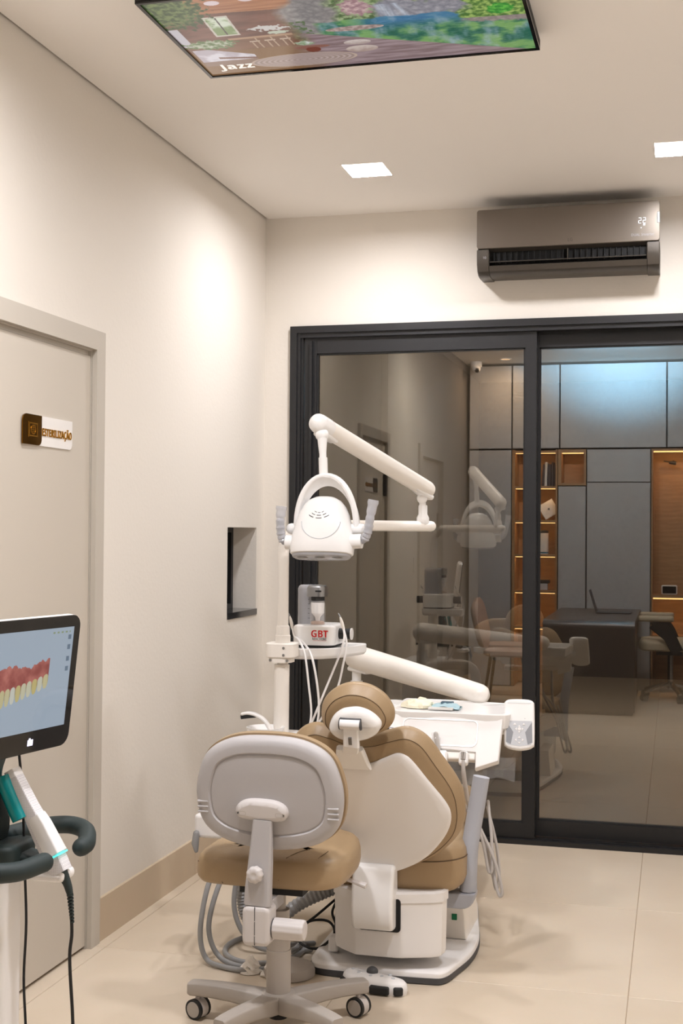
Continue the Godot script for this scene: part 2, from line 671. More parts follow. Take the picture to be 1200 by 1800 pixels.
# ------------------------------------------------------------------ sliding glass doors
func sliding_doors() -> void:
	var d := struct("door_2", Vector3(0.137, 0, 0))
	var m := MB.new()
	# outer frame in steps
	var x0 := 0.137
	var x1 := 2.5
	var yt := 2.459
	m.box(Vector3(x0, 0, -0.12), Vector3(x0 + 0.034, yt, 0.022))
	m.box(Vector3(x1 - 0.034, 0, -0.12), Vector3(x1, yt, 0.022))
	m.box(Vector3(x0 + 0.034, yt - 0.034, -0.12), Vector3(x1 - 0.034, yt, 0.022))
	m.box(Vector3(x0 + 0.034, 0, -0.12), Vector3(x0 + 0.050, yt - 0.034, 0.012))
	m.box(Vector3(x0 + 0.050, 0, -0.12), Vector3(x0 + 0.062, yt - 0.034, 0.0))
	m.box(Vector3(x1 - 0.05, 0, -0.12), Vector3(x1 - 0.034, yt - 0.034, 0.012))
	m.box(Vector3(x0 + 0.050, yt - 0.056, -0.12), Vector3(x1 - 0.05, yt - 0.034, 0.01))
	part(m, "outer_frame", M.black_metal, d, 20.0)
	m = MB.new()
	m.box(Vector3(x0 + 0.034, 0.0, -0.12), Vector3(x1 - 0.034, 0.022, 0.015))
	m.box(Vector3(x0 + 0.062, 0.022, -0.018), Vector3(x1 - 0.05, 0.028, -0.012))
	part(m, "floor_track", M.black_metal, d, 20.0)
	leaf(d, 0.205, 1.338, -0.008, 0.060, 0.054, 2.327, 0.095)
	leaf(d, 1.30, 2.445, -0.058, 0.045, 0.07, 2.333, 0.102)
	m = MB.new()
	m.box(Vector3(0.2345, 0.03, -0.008), Vector3(0.246, 2.386, 0.014))
	part(m, "pull_profile", M.black_metal, d, 20.0)

func leaf(d: Node3D, xa: float, xb: float, zf: float, sl: float, sr: float, top: float, bot: float) -> void:
	var l := Node3D.new()
	l.name = "sliding_leaf"
	d.add_child(l, true)
	var th := 0.04
	for q in [[xa, xa + sl], [xb - sr, xb]]:
		var m := MB.new()
		m.box(Vector3(q[0], 0.028, zf - th), Vector3(q[1], 2.403, zf))
		part(m, "stile", M.black_metal, l, 20.0)
	for q in [[0.028, bot], [top, 2.403]]:
		var m := MB.new()
		m.box(Vector3(xa + sl, q[0], zf - th + 0.002), Vector3(xb - sr, q[1], zf - 0.002))
		part(m, "rail", M.black_metal, l, 20.0)
	var b := MB.new()
	var xl := xa + sl
	var xr := xb - sr
	for s in [[Vector3(xl, bot, 0), Vector3(xl + 0.008, top, 0)], [Vector3(xr - 0.008, bot, 0), Vector3(xr, top, 0)], [Vector3(xl, bot, 0), Vector3(xr, bot + 0.008, 0)], [Vector3(xl, top - 0.008, 0), Vector3(xr, top, 0)]]:
		b.box(s[0] + Vector3(0, 0, zf - 0.016), s[1] + Vector3(0, 0, zf - 0.008))
	part(b, "glazing_bead", M.black_rubber, l, 20.0)
	var g := MB.new()
	g.box(Vector3(xl + 0.001, bot + 0.001, zf - 0.0235), Vector3(xr - 0.001, top - 0.001, zf - 0.0205))
	var pane := part(g, "pane", M.tinted_glass, l, 20.0)
	g = MB.new()
	g.box(Vector3(xl + 0.001, bot + 0.001, zf - 0.0203), Vector3(xr - 0.001, top - 0.001, zf - 0.0193))
	part(g, "coating", M.mirror_coating, l, 20.0)


# ------------------------------------------------------------------ door to sterilisation, its sign
func left_door() -> void:
	var tr := struct("trim_1", Vector3(0, 0, 2.32))
	var m := MB.new()
	m.box(Vector3(0, 0, 1.873), Vector3(0.018, 2.149, 1.941))
	part(m, "casing", M.casing_paint, tr, 20.0)
	m = MB.new()
	m.box(Vector3(0, 0, 2.699), Vector3(0.018, 2.149, 2.767))
	part(m, "casing", M.casing_paint, tr, 20.0)
	m = MB.new()
	m.box(Vector3(0, 2.081, 1.941), Vector3(0.018, 2.149, 2.699))
	part(m, "casing", M.casing_paint, tr, 20.0)
	m = MB.new()
	m.box(Vector3(-0.16, 0, 1.935), Vector3(-0.001, 2.088, 1.946))
	m.box(Vector3(-0.16, 0, 2.694), Vector3(-0.001, 2.088, 2.705))
	m.box(Vector3(-0.16, 2.076, 1.946), Vector3(-0.001, 2.088, 2.694))
	m.box(Vector3(-0.05, 2.062, 1.946), Vector3(-0.014, 2.076, 2.694))
	part(m, "jamb", M.casing_paint, tr, 20.0)
	var d := struct("door_1", Vector3(-0.01, 0, 2.32))
	m = MB.new()
	m.box(Vector3(-0.045, 0.012, 1.9485), Vector3(-0.004, 2.058, 2.692))
	part(m, "door_leaf", M.door_paint, d, 20.0)
	m = MB.new()
	m.rbox(Vector3(0.006, 1.78, 2.655), Vector3(0.02, 0.15, 0.04), 0.004)
	part(m, "door_lock", M.black_metal, d)
	# sign: 0.345 x 0.095, gold mirror end and white acrylic
	var sg := thing("door_sign", "gold and white acrylic sign with gold lettering on the beige door", "sign", Vector3(-0.004, 1.72, 2.264))
	var tf := Transform3D(Basis(Vector3(0, 0, -1), Vector3.UP, Vector3.RIGHT), Vector3(-0.004, 1.769, 2.264))
	m = MB.new()
	var w := 0.348
	var h := 0.096
	var o := PackedVector2Array()
	for k in 7: o.append(Vector2(w / 2 - 0.022 + sin(PI / 2 * k / 6) * 0.022, -h / 2 + 0.022 - cos(PI / 2 * k / 6) * 0.022))
	o.append(Vector2(w / 2, h / 2)); o.append(Vector2(-w / 2 + 0.02, h / 2)); o.append(Vector2(-w / 2 + 0.02, -h / 2))
	m.prism(o, [Vector2(0, 0), Vector2(0, 0.004)], tf)
	part(m, "white_plate", M.sign_white, sg, 20.0)
	m = MB.new()
	o = PackedVector2Array()
	var xg := -w / 2 + 0.125
	for k in 7: o.append(Vector2(xg - 0.022 + sin(PI / 2 * k / 6) * 0.022, -h / 2 + 0.022 - cos(PI / 2 * k / 6) * 0.022))
	o.append(Vector2(xg, h / 2))
	for k in 7: o.append(Vector2(-w / 2 + 0.024 - sin(PI / 2 * k / 6) * 0.024, h / 2 - 0.024 + cos(PI / 2 * k / 6) * 0.024))
	o.append(Vector2(-w / 2, -h / 2))
	m.prism(o, [Vector2(0, 0.004), Vector2(0, 0.008)], tf)
	var gp := part(m, "gold_plate", M.gold_mirror, sg, 20.0)
	m = MB.new()
	var bar := func(x: float, y: float, bw: float, bh: float): m.box(Vector3(x - bw / 2, y - bh / 2, 0.008), Vector3(x + bw / 2, y + bh / 2, 0.0092), tf)
	var ix := -w / 2 + 0.068
	bar.call(ix, 0.02, 0.056, 0.0035); bar.call(ix, -0.02, 0.056, 0.0035)
	bar.call(ix - 0.026, 0, 0.0035, 0.04); bar.call(ix + 0.026, 0, 0.0035, 0.04); bar.call(ix - 0.032, 0, 0.003, 0.05)
	bar.call(ix, 0, 0.026, 0.002); bar.call(ix, 0.007, 0.022, 0.002); bar.call(ix, -0.007, 0.022, 0.002); bar.call(ix, 0, 0.002, 0.026)
	for k in 16:
		var a := TAU * k / 16
		m.box(Vector3(-0.0032, -0.0012, 0.008), Vector3(0.0032, 0.0012, 0.0092), tf * Transform3D(Basis(Vector3.BACK, a + PI / 2), Vector3(ix + cos(a) * 0.014, sin(a) * 0.014, 0)))
	part(m, "steriliser_emblem", M.gold, gp, 20.0)
	text("ESTERILIZAÇÃO", "lettering", M.gold, sg, 0.034, tf * Transform3D(Basis().scaled(Vector3(0.84, 1.0, 1.0)), Vector3(0.062, -0.003, 0.005)), 0.003, true)


# ------------------------------------------------------------------ pass-through with black window
func niche() -> void:
	var w := struct("window_1", Vector3(-0.07, 1.072, 0.316))
	var m := MB.new()
	m.box(Vector3(-0.16, 1.05, 0.1085), Vector3(0.006, 1.078, 0.5245))
	part(m, "window_sill", M.granite, w, 20.0)
	m = MB.new()
	for q in [[0.109, 0.139], [0.494, 0.5245], [0.30, 0.325]]:
		m.box(Vector3(-0.15, 1.078, q[0]), Vector3(-0.118, 1.4695, q[1]))
	for q in [[1.078, 1.10], [1.445, 1.4695]]:
		m.box(Vector3(-0.15, q[0], 0.139), Vector3(-0.118, q[1], 0.494))
	part(m, "window_frame", M.black_metal, w, 20.0)
	m = MB.new()
	m.box(Vector3(-0.137, 1.1, 0.139), Vector3(-0.132, 1.445, 0.494))
	part(m, "pane", M.dark_glass, w, 20.0)


# ------------------------------------------------------------------ ceiling lights
const LAMPS := [Vector2(0.69, 0.73), Vector2(1.975, 0.745), Vector2(0.69, 3.3), Vector2(1.975, 3.3)]
const LAMP_TEXT := ["square recessed LED panel light in the ceiling nearest the corner of the two walls", "square recessed LED panel light in the ceiling beside the air conditioner", "square recessed LED panel light between the left wall and the ceiling television", "square recessed LED panel light on the right side of the ceiling television"]

func ceiling_lights() -> void:
	glow("led_glow", Color(1.0, 0.965, 0.91), 3.0)
	for i in LAMPS.size():
		var p: Vector2 = LAMPS[i]
		var t := thing("ceiling_light", LAMP_TEXT[i], "ceiling light", Vector3(p.x, H, p.y), "recessed square panel lights")
		var m := MB.new()
		m.holed(p.x - 0.0945, p.y - 0.1045, p.x + 0.0945, p.y + 0.1045, H + 0.0005, H + 0.05, [[p.x - 0.088, p.y - 0.098, p.x + 0.088, p.y + 0.098]], func(u, w, d): return Vector3(u, d, w))
		part(m, "housing", M.ceiling_paint, t, 20.0)
		m = MB.new()
		m.box(Vector3(p.x - 0.088, H + 0.030, p.y - 0.098), Vector3(p.x + 0.088, H + 0.036, p.y + 0.098))
		part(m, "diffuser", M.led_glow, t, 20.0)
		area("panel_light", Vector3(p.x, H + 0.028, p.y), Vector3.DOWN, Vector2(0.172, 0.192), LAMP_COLOR, LAMP_ENERGY[i], t)


# ------------------------------------------------------------------ ceiling television
func ceiling_tv() -> void:
	var t := thing("ceiling_television", "flat television mounted face down on the ceiling showing a wooden terrace by a green lake", "television", Vector3(1.022, 2.95, 2.39))
	var a := Vector3(0.482, 2.95, 2.082)
	var b := Vector3(1.562, 2.95, 2.70)
	var m := MB.new()
	m.box(Vector3(a.x, 2.952, a.z), Vector3(b.x, 2.978, b.z))
	part(m, "back_case", M.black_rubber, t, 20.0)
	m = MB.new()
	var r := 0.011
	m.holed(a.x, a.z, b.x, b.z, 2.946, 2.954, [[a.x + r, a.z + r, b.x - r, b.z - r]], func(u, w, d): return Vector3(u, d, w))
	part(m, "bezel", M.screen_black, t, 20.0)
	m = MB.new()
	m.box(Vector3(0.8, 2.978, 2.25), Vector3(1.24, 2.9998, 2.55))
	part(m, "ceiling_mount", M.black_metal, t, 20.0)
	# screen
	var sm := StandardMaterial3D.new()
	sm.resource_name = "tv_screen"
	sm.albedo_color = c8(8, 8, 9)
	sm.roughness = 0.12
	sm.emission_enabled = true
	sm.emission = Color.WHITE
	sm.emission_operator = BaseMaterial3D.EMISSION_OP_MULTIPLY
	sm.emission_texture = ImageTexture.create_from_image(tv_picture())
	sm.emission_energy_multiplier = 0.72
	var arr := []
	arr.resize(Mesh.ARRAY_MAX)
	var y := 2.9505 - t.position.y
	var o := t.position
	arr[Mesh.ARRAY_VERTEX] = PackedVector3Array([Vector3(a.x + r - o.x, y, a.z + r - o.z), Vector3(b.x - r - o.x, y, a.z + r - o.z), Vector3(b.x - r - o.x, y, b.z - r - o.z), Vector3(a.x + r - o.x, y, b.z - r - o.z)])
	arr[Mesh.ARRAY_NORMAL] = PackedVector3Array([Vector3.DOWN, Vector3.DOWN, Vector3.DOWN, Vector3.DOWN])
	arr[Mesh.ARRAY_TEX_UV] = PackedVector2Array([Vector2(0, 1), Vector2(1, 1), Vector2(1, 0), Vector2(0, 0)])
	arr[Mesh.ARRAY_INDEX] = PackedInt32Array([0, 2, 1, 0, 3, 2])
	var am := ArrayMesh.new()
	am.add_surface_from_arrays(Mesh.PRIMITIVE_TRIANGLES, arr)
	var s := MeshInstance3D.new()
	s.name = "screen"
	s.mesh = am
	s.material_override = sm
	t.add_child(s, true)
	M["tv_white"] = glow("tv_white", c8(235, 235, 232), 0.7)
	var tf := Transform3D(Basis(Vector3.RIGHT, Vector3.BACK, Vector3.DOWN), Vector3(0.60, 2.950, 2.160))
	text("Jazz", "caption", M.tv_white, t, 0.062, tf, 0.0006, true)
	area("screen_light", Vector3(1.022, 2.944, 2.39), Vector3.DOWN, Vector2(1.0, 0.55), Color(0.75, 0.9, 1.0), 0.05, t)

func soft(x: float, edge: float, w: float) -> float:
	return clampf((x - edge) / w + 0.5, 0.0, 1.0)

func tv_picture() -> Image:
	var W := 800
	var Hh := 456
	var im := Image.create(W, Hh, false, Image.FORMAT_RGB8)
	var f1 := FastNoiseLite.new(); f1.seed = 5; f1.frequency = 0.011; f1.fractal_octaves = 4
	var f2 := FastNoiseLite.new(); f2.seed = 9; f2.frequency = 0.05; f2.fractal_octaves = 4
	var cell := FastNoiseLite.new(); cell.seed = 2; cell.frequency = 0.035; cell.noise_type = FastNoiseLite.TYPE_CELLULAR; cell.cellular_return_type = FastNoiseLite.RETURN_DISTANCE2_SUB
	for py in Hh:
		for px in W:
			var u := px / float(W)
			var v := 1.0 - py / float(Hh)
			var n1 := f1.get_noise_2d(px, py)
			var n2 := f2.get_noise_2d(px, py)
			var leaf := clampf(0.5 + n2 * 1.5, 0.0, 1.0)
			var rock := clampf(0.25 + (cell.get_noise_2d(px, py) + 1.0) * 0.9, 0.0, 1.0)
			# trees and sky gaps far off
			var c := Color(0.26, 0.38, 0.18).lerp(Color(0.66, 0.74, 0.52), leaf)
			# boulders of the far shore
			var br := soft(v, 0.56 + n1 * 0.05, 0.02) * (1.0 - soft(v, 0.76 + n1 * 0.10, 0.03)) * soft(u, 0.60, 0.02)
			c = c.lerp(Color(0.36, 0.37, 0.42).lerp(Color(0.80, 0.79, 0.80), rock), br)
			# cliff between the room and the lake
			var cl := soft(u + n1 * 0.04, 0.345, 0.02) * (1.0 - soft(u + n1 * 0.05, 0.48, 0.03)) * soft(v, 0.43 + n2 * 0.05, 0.03)
			c = c.lerp(Color(0.40, 0.38, 0.38).lerp(Color(0.76, 0.74, 0.70), rock), cl)
			if u < 0.40 and u > 0.33 and n2 > 0.1 and v < 0.62: c = c.lerp(Color(0.3, 0.42, 0.2), cl * 0.8)
			# blossom tree
			var tr := Vector2((u - 0.555) / 0.05, (v - 0.72) / 0.11).length() + n2 * 0.5
			if tr < 1.0: c = c.lerp(Color(0.66, 0.50, 0.52).lerp(Color(0.90, 0.76, 0.74), leaf), clampf((1.0 - tr) * 4.0, 0, 1))
			# falls
			for q in [[0.625, 0.03], [0.665, 0.012]]:
				var fx: float = absf(u - q[0] - (0.7 - v) * 0.12) / q[1]
				if fx < 1.0 and v > 0.56 and v < 0.73: c = c.lerp(Color(0.86, 0.91, 0.97), (1.0 - fx) * (0.65 + 0.5 * f2.get_noise_2d(px * 3.0, py * 0.25)))
			# lake
			var shore := 0.575 + n1 * 0.03 - maxf(0.0, u - 0.78) * 0.75
			var deck := 0.43 - (u - 0.42) * 0.775
			var lk := (1.0 - soft(v, shore, 0.012)) * soft(v, deck, 0.01) * soft(u, 0.42, 0.02)
			if lk > 0.0:
				var ripple := f2.get_noise_2d(px * 0.5, py * 4.0)
				var w := Color(0.05, 0.36, 0.26).lerp(Color(0.45, 0.68, 0.34), clampf(0.45 + n1 * 2.0, 0, 1))
				w = w.lerp(Color(0.20, 0.46, 0.72), soft(v, 0.46, 0.12) * soft(u, 0.55, 0.1) * 0.8)
				w = w.lerp(Color(0.62, 0.72, 0.80), maxf(0.0, f1.get_noise_2d(px * 1.6 + 90.0, py * 0.8)) * 1.1)
				w = w.lerp(Color(0.9, 0.96, 0.96), maxf(0.0, ripple) * 0.35)
				c = c.lerp(w, lk)
			# right bank
			var bank := soft(u, 0.83 + n1 * 0.05, 0.02) * soft(v, 0.42 + n2 * 0.02 - (u - 0.85) * 0.2, 0.015)
			c = c.lerp((Color(0.22, 0.42, 0.12).lerp(Color(0.64, 0.78, 0.36), leaf) if v > 0.47 - (u - 0.85) * 0.1 else Color(0.42, 0.38, 0.36).lerp(Color(0.76, 0.70, 0.66), rock)), bank)
			var bl := Vector2((u - 0.935) / 0.035, (v - 0.55) / 0.06).length() + n2 * 0.4
			if bl < 1.0: c = c.lerp(Color(0.10, 0.55, 0.12).lerp(Color(0.35, 0.80, 0.22), leaf), 0.9)
			# deck of boards
			var dk := maxf((1.0 - soft(v, deck, 0.008)) * soft(u, 0.36, 0.04), (1.0 - soft(v, 0.36, 0.02)) * (1.0 - soft(u, 0.5, 0.02)))
			var board := Color(0.50, 0.40, 0.40).lerp(Color(0.66, 0.57, 0.58), clampf(0.5 + f2.get_noise_2d(px * 0.15, py * 1.2) * 1.2, 0, 1)).lerp(Color(0.52, 0.36, 0.20), 1.0 - soft(u, 0.34, 0.10))
			c = c.lerp(board, dk)
			# timber room
			var room := (1.0 - soft(u + n1 * 0.02 - maxf(0.0, v - 0.75) * 0.35, 0.345, 0.03)) * soft(v, 0.33, 0.02)
			if room > 0.0:
				var wd := Color(0.36, 0.20, 0.15).lerp(Color(0.50, 0.31, 0.24), clampf(0.5 + f1.get_noise_2d(px * 0.6, py * 2.0), 0, 1))
				if v > 0.83 - u * 0.12: wd = Color(0.60, 0.33, 0.18).lerp(Color(0.76, 0.50, 0.32), clampf(0.5 + f2.get_noise_2d(px * 0.1, py * 1.5), 0, 1))
				if v < 0.48: wd = wd.lerp(Color(0.56, 0.40, 0.24), 0.45)
				c = c.lerp(wd, room)
			# window
			var wu := (u - 0.119 - (v - 0.523) * 0.02) / 0.074
			var wv := (v - 0.522) / 0.248
			if wu > 0.0 and wu < 1.0 and wv > 0.0 and wv < 1.0:
				c = Color(0.50, 0.60, 0.36).lerp(Color(0.90, 0.94, 0.84), clampf(0.5 + n1 * 2.4, 0, 1))
				if wu < 0.09 or wu > 0.91 or wv < 0.07 or wv > 0.93: c = Color(0.84, 0.81, 0.74)
				elif absf(wu - 0.5) < 0.03: c = Color(0.25, 0.22, 0.2)
			# bar, bar stools, flowers
			if u > 0.145 and u < 0.338 and absf(v - 0.478) < 0.012: c = Color(0.72, 0.56, 0.42)
			if u > 0.20 and u < 0.335 and v > 0.335 and v < 0.465:
				var k := fposmod((u - 0.20) / 0.046, 1.0)
				if absf(v - 0.425) < 0.008 and k < 0.7: c = Color(0.82, 0.72, 0.62)
				if absf(k - 0.16 - (0.42 - v) * 0.5) < 0.05 and v < 0.425: c = Color(0.76, 0.64, 0.52)
				if absf(k - 0.56 - (0.42 - v) * 0.9) < 0.05: c = Color(0.76, 0.64, 0.52)
			if Vector2((u - 0.285) / 0.05, (v - 0.575) / 0.04).length() + n2 * 0.9 < 0.85: c = Color(0.86, 0.85, 0.82)
			if Vector2((u - 0.30) / 0.035, (v - 0.515) / 0.022).length() + n2 * 0.6 < 0.9: c = Color(0.78, 0.82, 0.72)
			# plants at the left
			var pl := Vector2((u - 0.03) / 0.13, (v - 0.90) / 0.26).length() + n2 * 0.55
			if pl < 1.0: c = c.lerp(Color(0.13, 0.24, 0.09).lerp(Color(0.42, 0.52, 0.26), leaf), clampf((1.0 - pl) * 5.0, 0, 1))
			if u > 0.0 and u < 0.03 and v > 0.42 and v < 0.66: c = Color(0.82, 0.80, 0.82)
			var fern := Vector2((u - 0.085) / 0.075, (v - 0.43) / 0.055).length() + n2 * 0.6
			if fern < 1.0: c = Color(0.30, 0.42, 0.18).lerp(Color(0.78, 0.80, 0.70), leaf)
			# pendant lamps
			for q in [[0.187, 0.925], [0.285, 0.935]]:
				if Vector2((u - q[0]) / 0.022, (v - q[1]) / 0.026).length() < 1.0: c = Color(0.94, 0.86, 0.86)
			# sofa and its cushion
			var so := (v < 0.37 - maxf(0.0, u - 0.06) * 0.9) and v > 0.14 - (u - 0.02) * 0.15 and u > 0.012 and u < 0.185
			if so:
				c = Color(0.76, 0.71, 0.74).lerp(Color(0.93, 0.91, 0.93), clampf(0.5 + n1 * 2.5, 0, 1))
				if v < 0.20: c = Color(0.56, 0.44, 0.36)
				if absf(v - 0.235 + (u - 0.1) * 0.3) < 0.012 and u > 0.07: c = Color(0.48, 0.32, 0.26)
			# rug
			var rg := Vector2((u - 0.315) / 0.165, (v - 0.125) / 0.088).length()
			if rg < 1.0: c = Color(0.62, 0.53, 0.48).lerp(Color(0.78, 0.69, 0.66), 0.5 + 0.5 * sin(rg * 60.0)) if rg < 0.95 else Color(0.80, 0.70, 0.62)
			# low table with flowers
			if Vector2((u - 0.365) / 0.055, (v - 0.285) / 0.022).length() < 1.0: c = Color(0.56, 0.35, 0.28)
			if Vector2((u - 0.365) / 0.022, (v - 0.25) / 0.035).length() < 1.0 and v < 0.28: c = Color(0.46, 0.18, 0.10)
			if Vector2((u - 0.352) / 0.03, (v - 0.345) / 0.03).length() + n2 * 0.6 < 0.9: c = Color(0.56, 0.66, 0.48).lerp(Color(0.9, 0.92, 0.88), leaf)
			# island of flat stones
			if Vector2((u - 0.52) / 0.085, (v - 0.475) / 0.03).length() < 1.0: c = Color(0.60, 0.50, 0.46).lerp(Color(0.80, 0.72, 0.68), leaf)
			# cushions
			if Vector2((u - 0.505) / 0.048, (v - 0.205) / 0.045).length() < 1.0: c = Color(0.70, 0.60, 0.55).lerp(Color(0.86, 0.79, 0.74), soft(v + n2 * 0.03, 0.20, 0.05))
			if Vector2((u - 0.503) / 0.040, (v - 0.295) / 0.032).length() < 1.0: c = Color(0.74, 0.66, 0.62).lerp(Color(0.90, 0.84, 0.80), soft(v + n2 * 0.02, 0.295, 0.03))
			im.set_pixel(px, py, c.lerp(Color(0.74, 0.70, 0.76), 0.16))
	return im


# ------------------------------------------------------------------ air conditioner
func air_conditioner() -> void:
	var t := thing("air_conditioner", "bronze grey split air conditioner high on the white wall above the glass doors", "air conditioner", Vector3(1.49, 2.635, 0.0))
	var x0 := 1.083
	var x1 := 1.90
	var xf := Transform3D(Basis(Vector3(0, 0, 1), Vector3.UP, Vector3(-1, 0, 0)), Vector3(x1, 0, 0))   # outline (z, y) pushed along -x
	var m := MB.new()
	# body seen from the side
	var side := PackedVector2Array([Vector2(0, 2.645), Vector2(0.10, 2.640), Vector2(0.15, 2.668), Vector2(0.16, 2.745), Vector2(0.188, 2.757), Vector2(0.188, 2.925), Vector2(0.18, 2.934), Vector2(0, 2.934)])
	m.prism(side, [Vector2(0.0, 0.004), Vector2(0, x1 - x0 - 0.004)], xf)
	part(m, "body", M.bronze_dark, t, 25.0)
	m = MB.new()
	m.prism(MB.rrect(x1 - x0, 0.178, 0.012, 4), [Vector2(0, 0), Vector2(0, 0.012), Vector2(0.002, 0.014)], Transform3D(Basis(), Vector3((x0 + x1) / 2, 2.846, 0.188)))
	part(m, "front_panel", M.bronze, t, 30.0)
	# lower lip and end caps, curved in towards the wall at the bottom
	for q in [[x0, x0 + 0.056], [x1 - 0.056, x1]]:
		m = MB.new()
		var cap := PackedVector2Array([Vector2(0.0, 2.64), Vector2(0.11, 2.636), Vector2(0.15, 2.640), Vector2(0.18, 2.655), Vector2(0.197, 2.685), Vector2(0.20, 2.72), Vector2(0.20, 2.752), Vector2(0.0, 2.752)])
		m.prism(cap, [Vector2(0.003, 0), Vector2(0, 0.003), Vector2(0, q[1] - q[0] - 0.003), Vector2(0.003, q[1] - q[0])], Transform3D(xf.basis, Vector3(q[1], 0, 0)))
		part(m, "end_cap", M.bronze_dark, t, 25.0)
	m = MB.new()
	var lip := PackedVector2Array([Vector2(0.08, 2.638), Vector2(0.15, 2.640), Vector2(0.18, 2.654), Vector2(0.196, 2.676), Vector2(0.186, 2.680), Vector2(0.15, 2.664), Vector2(0.08, 2.655)])
	m.prism(lip, [Vector2(0, 0), Vector2(0, x1 - x0 - 0.112)], Transform3D(xf.basis, Vector3(x1 - 0.056, 0, 0)))
	part(m, "lower_lip", M.bronze_dark, t, 25.0)
	m = MB.new()
	m.box(Vector3(x0 + 0.056, 2.664, 0.152), Vector3(x1 - 0.056, 2.754, 0.1625))
	part(m, "air_outlet", M.void, t, 20.0)
	m = MB.new()
	m.box(Vector3(x0 + 0.06, -0.0015, -0.03), Vector3(x1 - 0.06, 0.0015, 0.0), Transform3D(Basis(Vector3.RIGHT, 0.25), Vector3(0, 2.694, 0.199)))
	m.box(Vector3(1.493, 2.694, 0.165), Vector3(1.497, 2.745, 0.19))
	part(m, "louver", M.bronze_dark, t, 20.0)
	m = MB.new()
	for k in 26: m.box(Vector3(x0 + 0.075 + k * 0.0262, 2.69, 0.163), Vector3(x0 + 0.078 + k * 0.0262, 2.742, 0.175))
	part(m, "vane", M.void, t, 20.0)
	m = MB.new()
	m.rbox(Vector3(x1 - 0.006, 2.86, 0.196), Vector3(0.014, 0.05, 0.016), 0.003)
	part(m, "side_catch", M.steel, t, 20.0)
	# display
	glow("display_white", c8(235, 240, 245), 0.9)
	m = MB.new()
	var zz := 0.2022
	for k in 2:
		var cx := 1.8135 + k * 0.019
		var cy := 2.849
		for s in [[0, 0.012, 0.011, 0.0022], [0, 0, 0.011, 0.0022], [0, -0.012, 0.011, 0.0022], [0.0055, 0.006, 0.0022, 0.012], [-0.0055, -0.006, 0.0022, 0.012]]:
			m.box(Vector3(cx + s[0] - s[2] / 2, cy + s[1] - s[3] / 2, zz), Vector3(cx + s[0] + s[2] / 2, cy + s[1] + s[3] / 2, zz + 0.0006))
	for s in [[1.832, 2.832, 0.008, 0.0015], [1.832, 2.827, 0.008, 0.0015], [1.8285, 2.8295, 0.0015, 0.006], [1.8355, 2.8295, 0.0015, 0.006], [1.819, 2.818, 0.006, 0.0018], [1.819, 2.8145, 0.003, 0.0018]]:
		m.box(Vector3(s[0] - s[2] / 2, s[1] - s[3] / 2, zz), Vector3(s[0] + s[2] / 2, s[1] + s[3] / 2, zz + 0.0006))
	part(m, "display_digits", M.display_white, t, 20.0)
	text("DUAL Inverter", "lettering", M.grey_print, t, 0.016, Transform3D(Basis(), Vector3(1.826, 2.786, 0.2022)), 0.0006)
	text("LG", "emblem", M.bronze_dark, t, 0.02, Transform3D(Basis(), Vector3(1.507, 2.779, 0.2022)), 0.0006)
	text("10", "lettering", M.grey_print, t, 0.015, Transform3D(Basis(), Vector3(x0 + 0.036, 2.715, 0.2)), 0.0006)


# ------------------------------------------------------------------ dental chair
func along(pts: Array, xf: Transform3D, z := 0.0) -> Array:
	var o := []
	for p in pts: o.append(xf * Vector3(p.x, p.y, z))
	return o

func inset(o: PackedVector2Array, d: float) -> PackedVector2Array:
	var r := PackedVector2Array()
	var pts := o
	if Geometry2D.is_polygon_clockwise(pts):
		pts = pts.duplicate(); pts.reverse()
	var n := pts.size()
	for i in n:
		var t := (pts[(i + 1) % n] - pts[(i + n - 1) % n]).normalized()
		r.append(pts[i] - Vector2(t.y, -t.x) * d)
	return r

func ring_tube(m: MB, o: PackedVector2Array, xf: Transform3D, z: float, r: float) -> void:
	var path := along(Array(o), xf, z)
	var rings := []
	var n := path.size()
	for i in n:
		var t: Vector3 = (path[(i + 1) % n] - path[(i + n - 1) % n]).normalized()
		var s: Vector3 = t.cross(xf.basis.z).normalized()
		var ring := PackedVector3Array()
		for k in 6:
			var a := TAU * k / 6
			ring.append(path[i] + s * cos(a) * r + xf.basis.z * sin(a) * r)
		rings.append(ring)
	m.loft(rings, false, true)

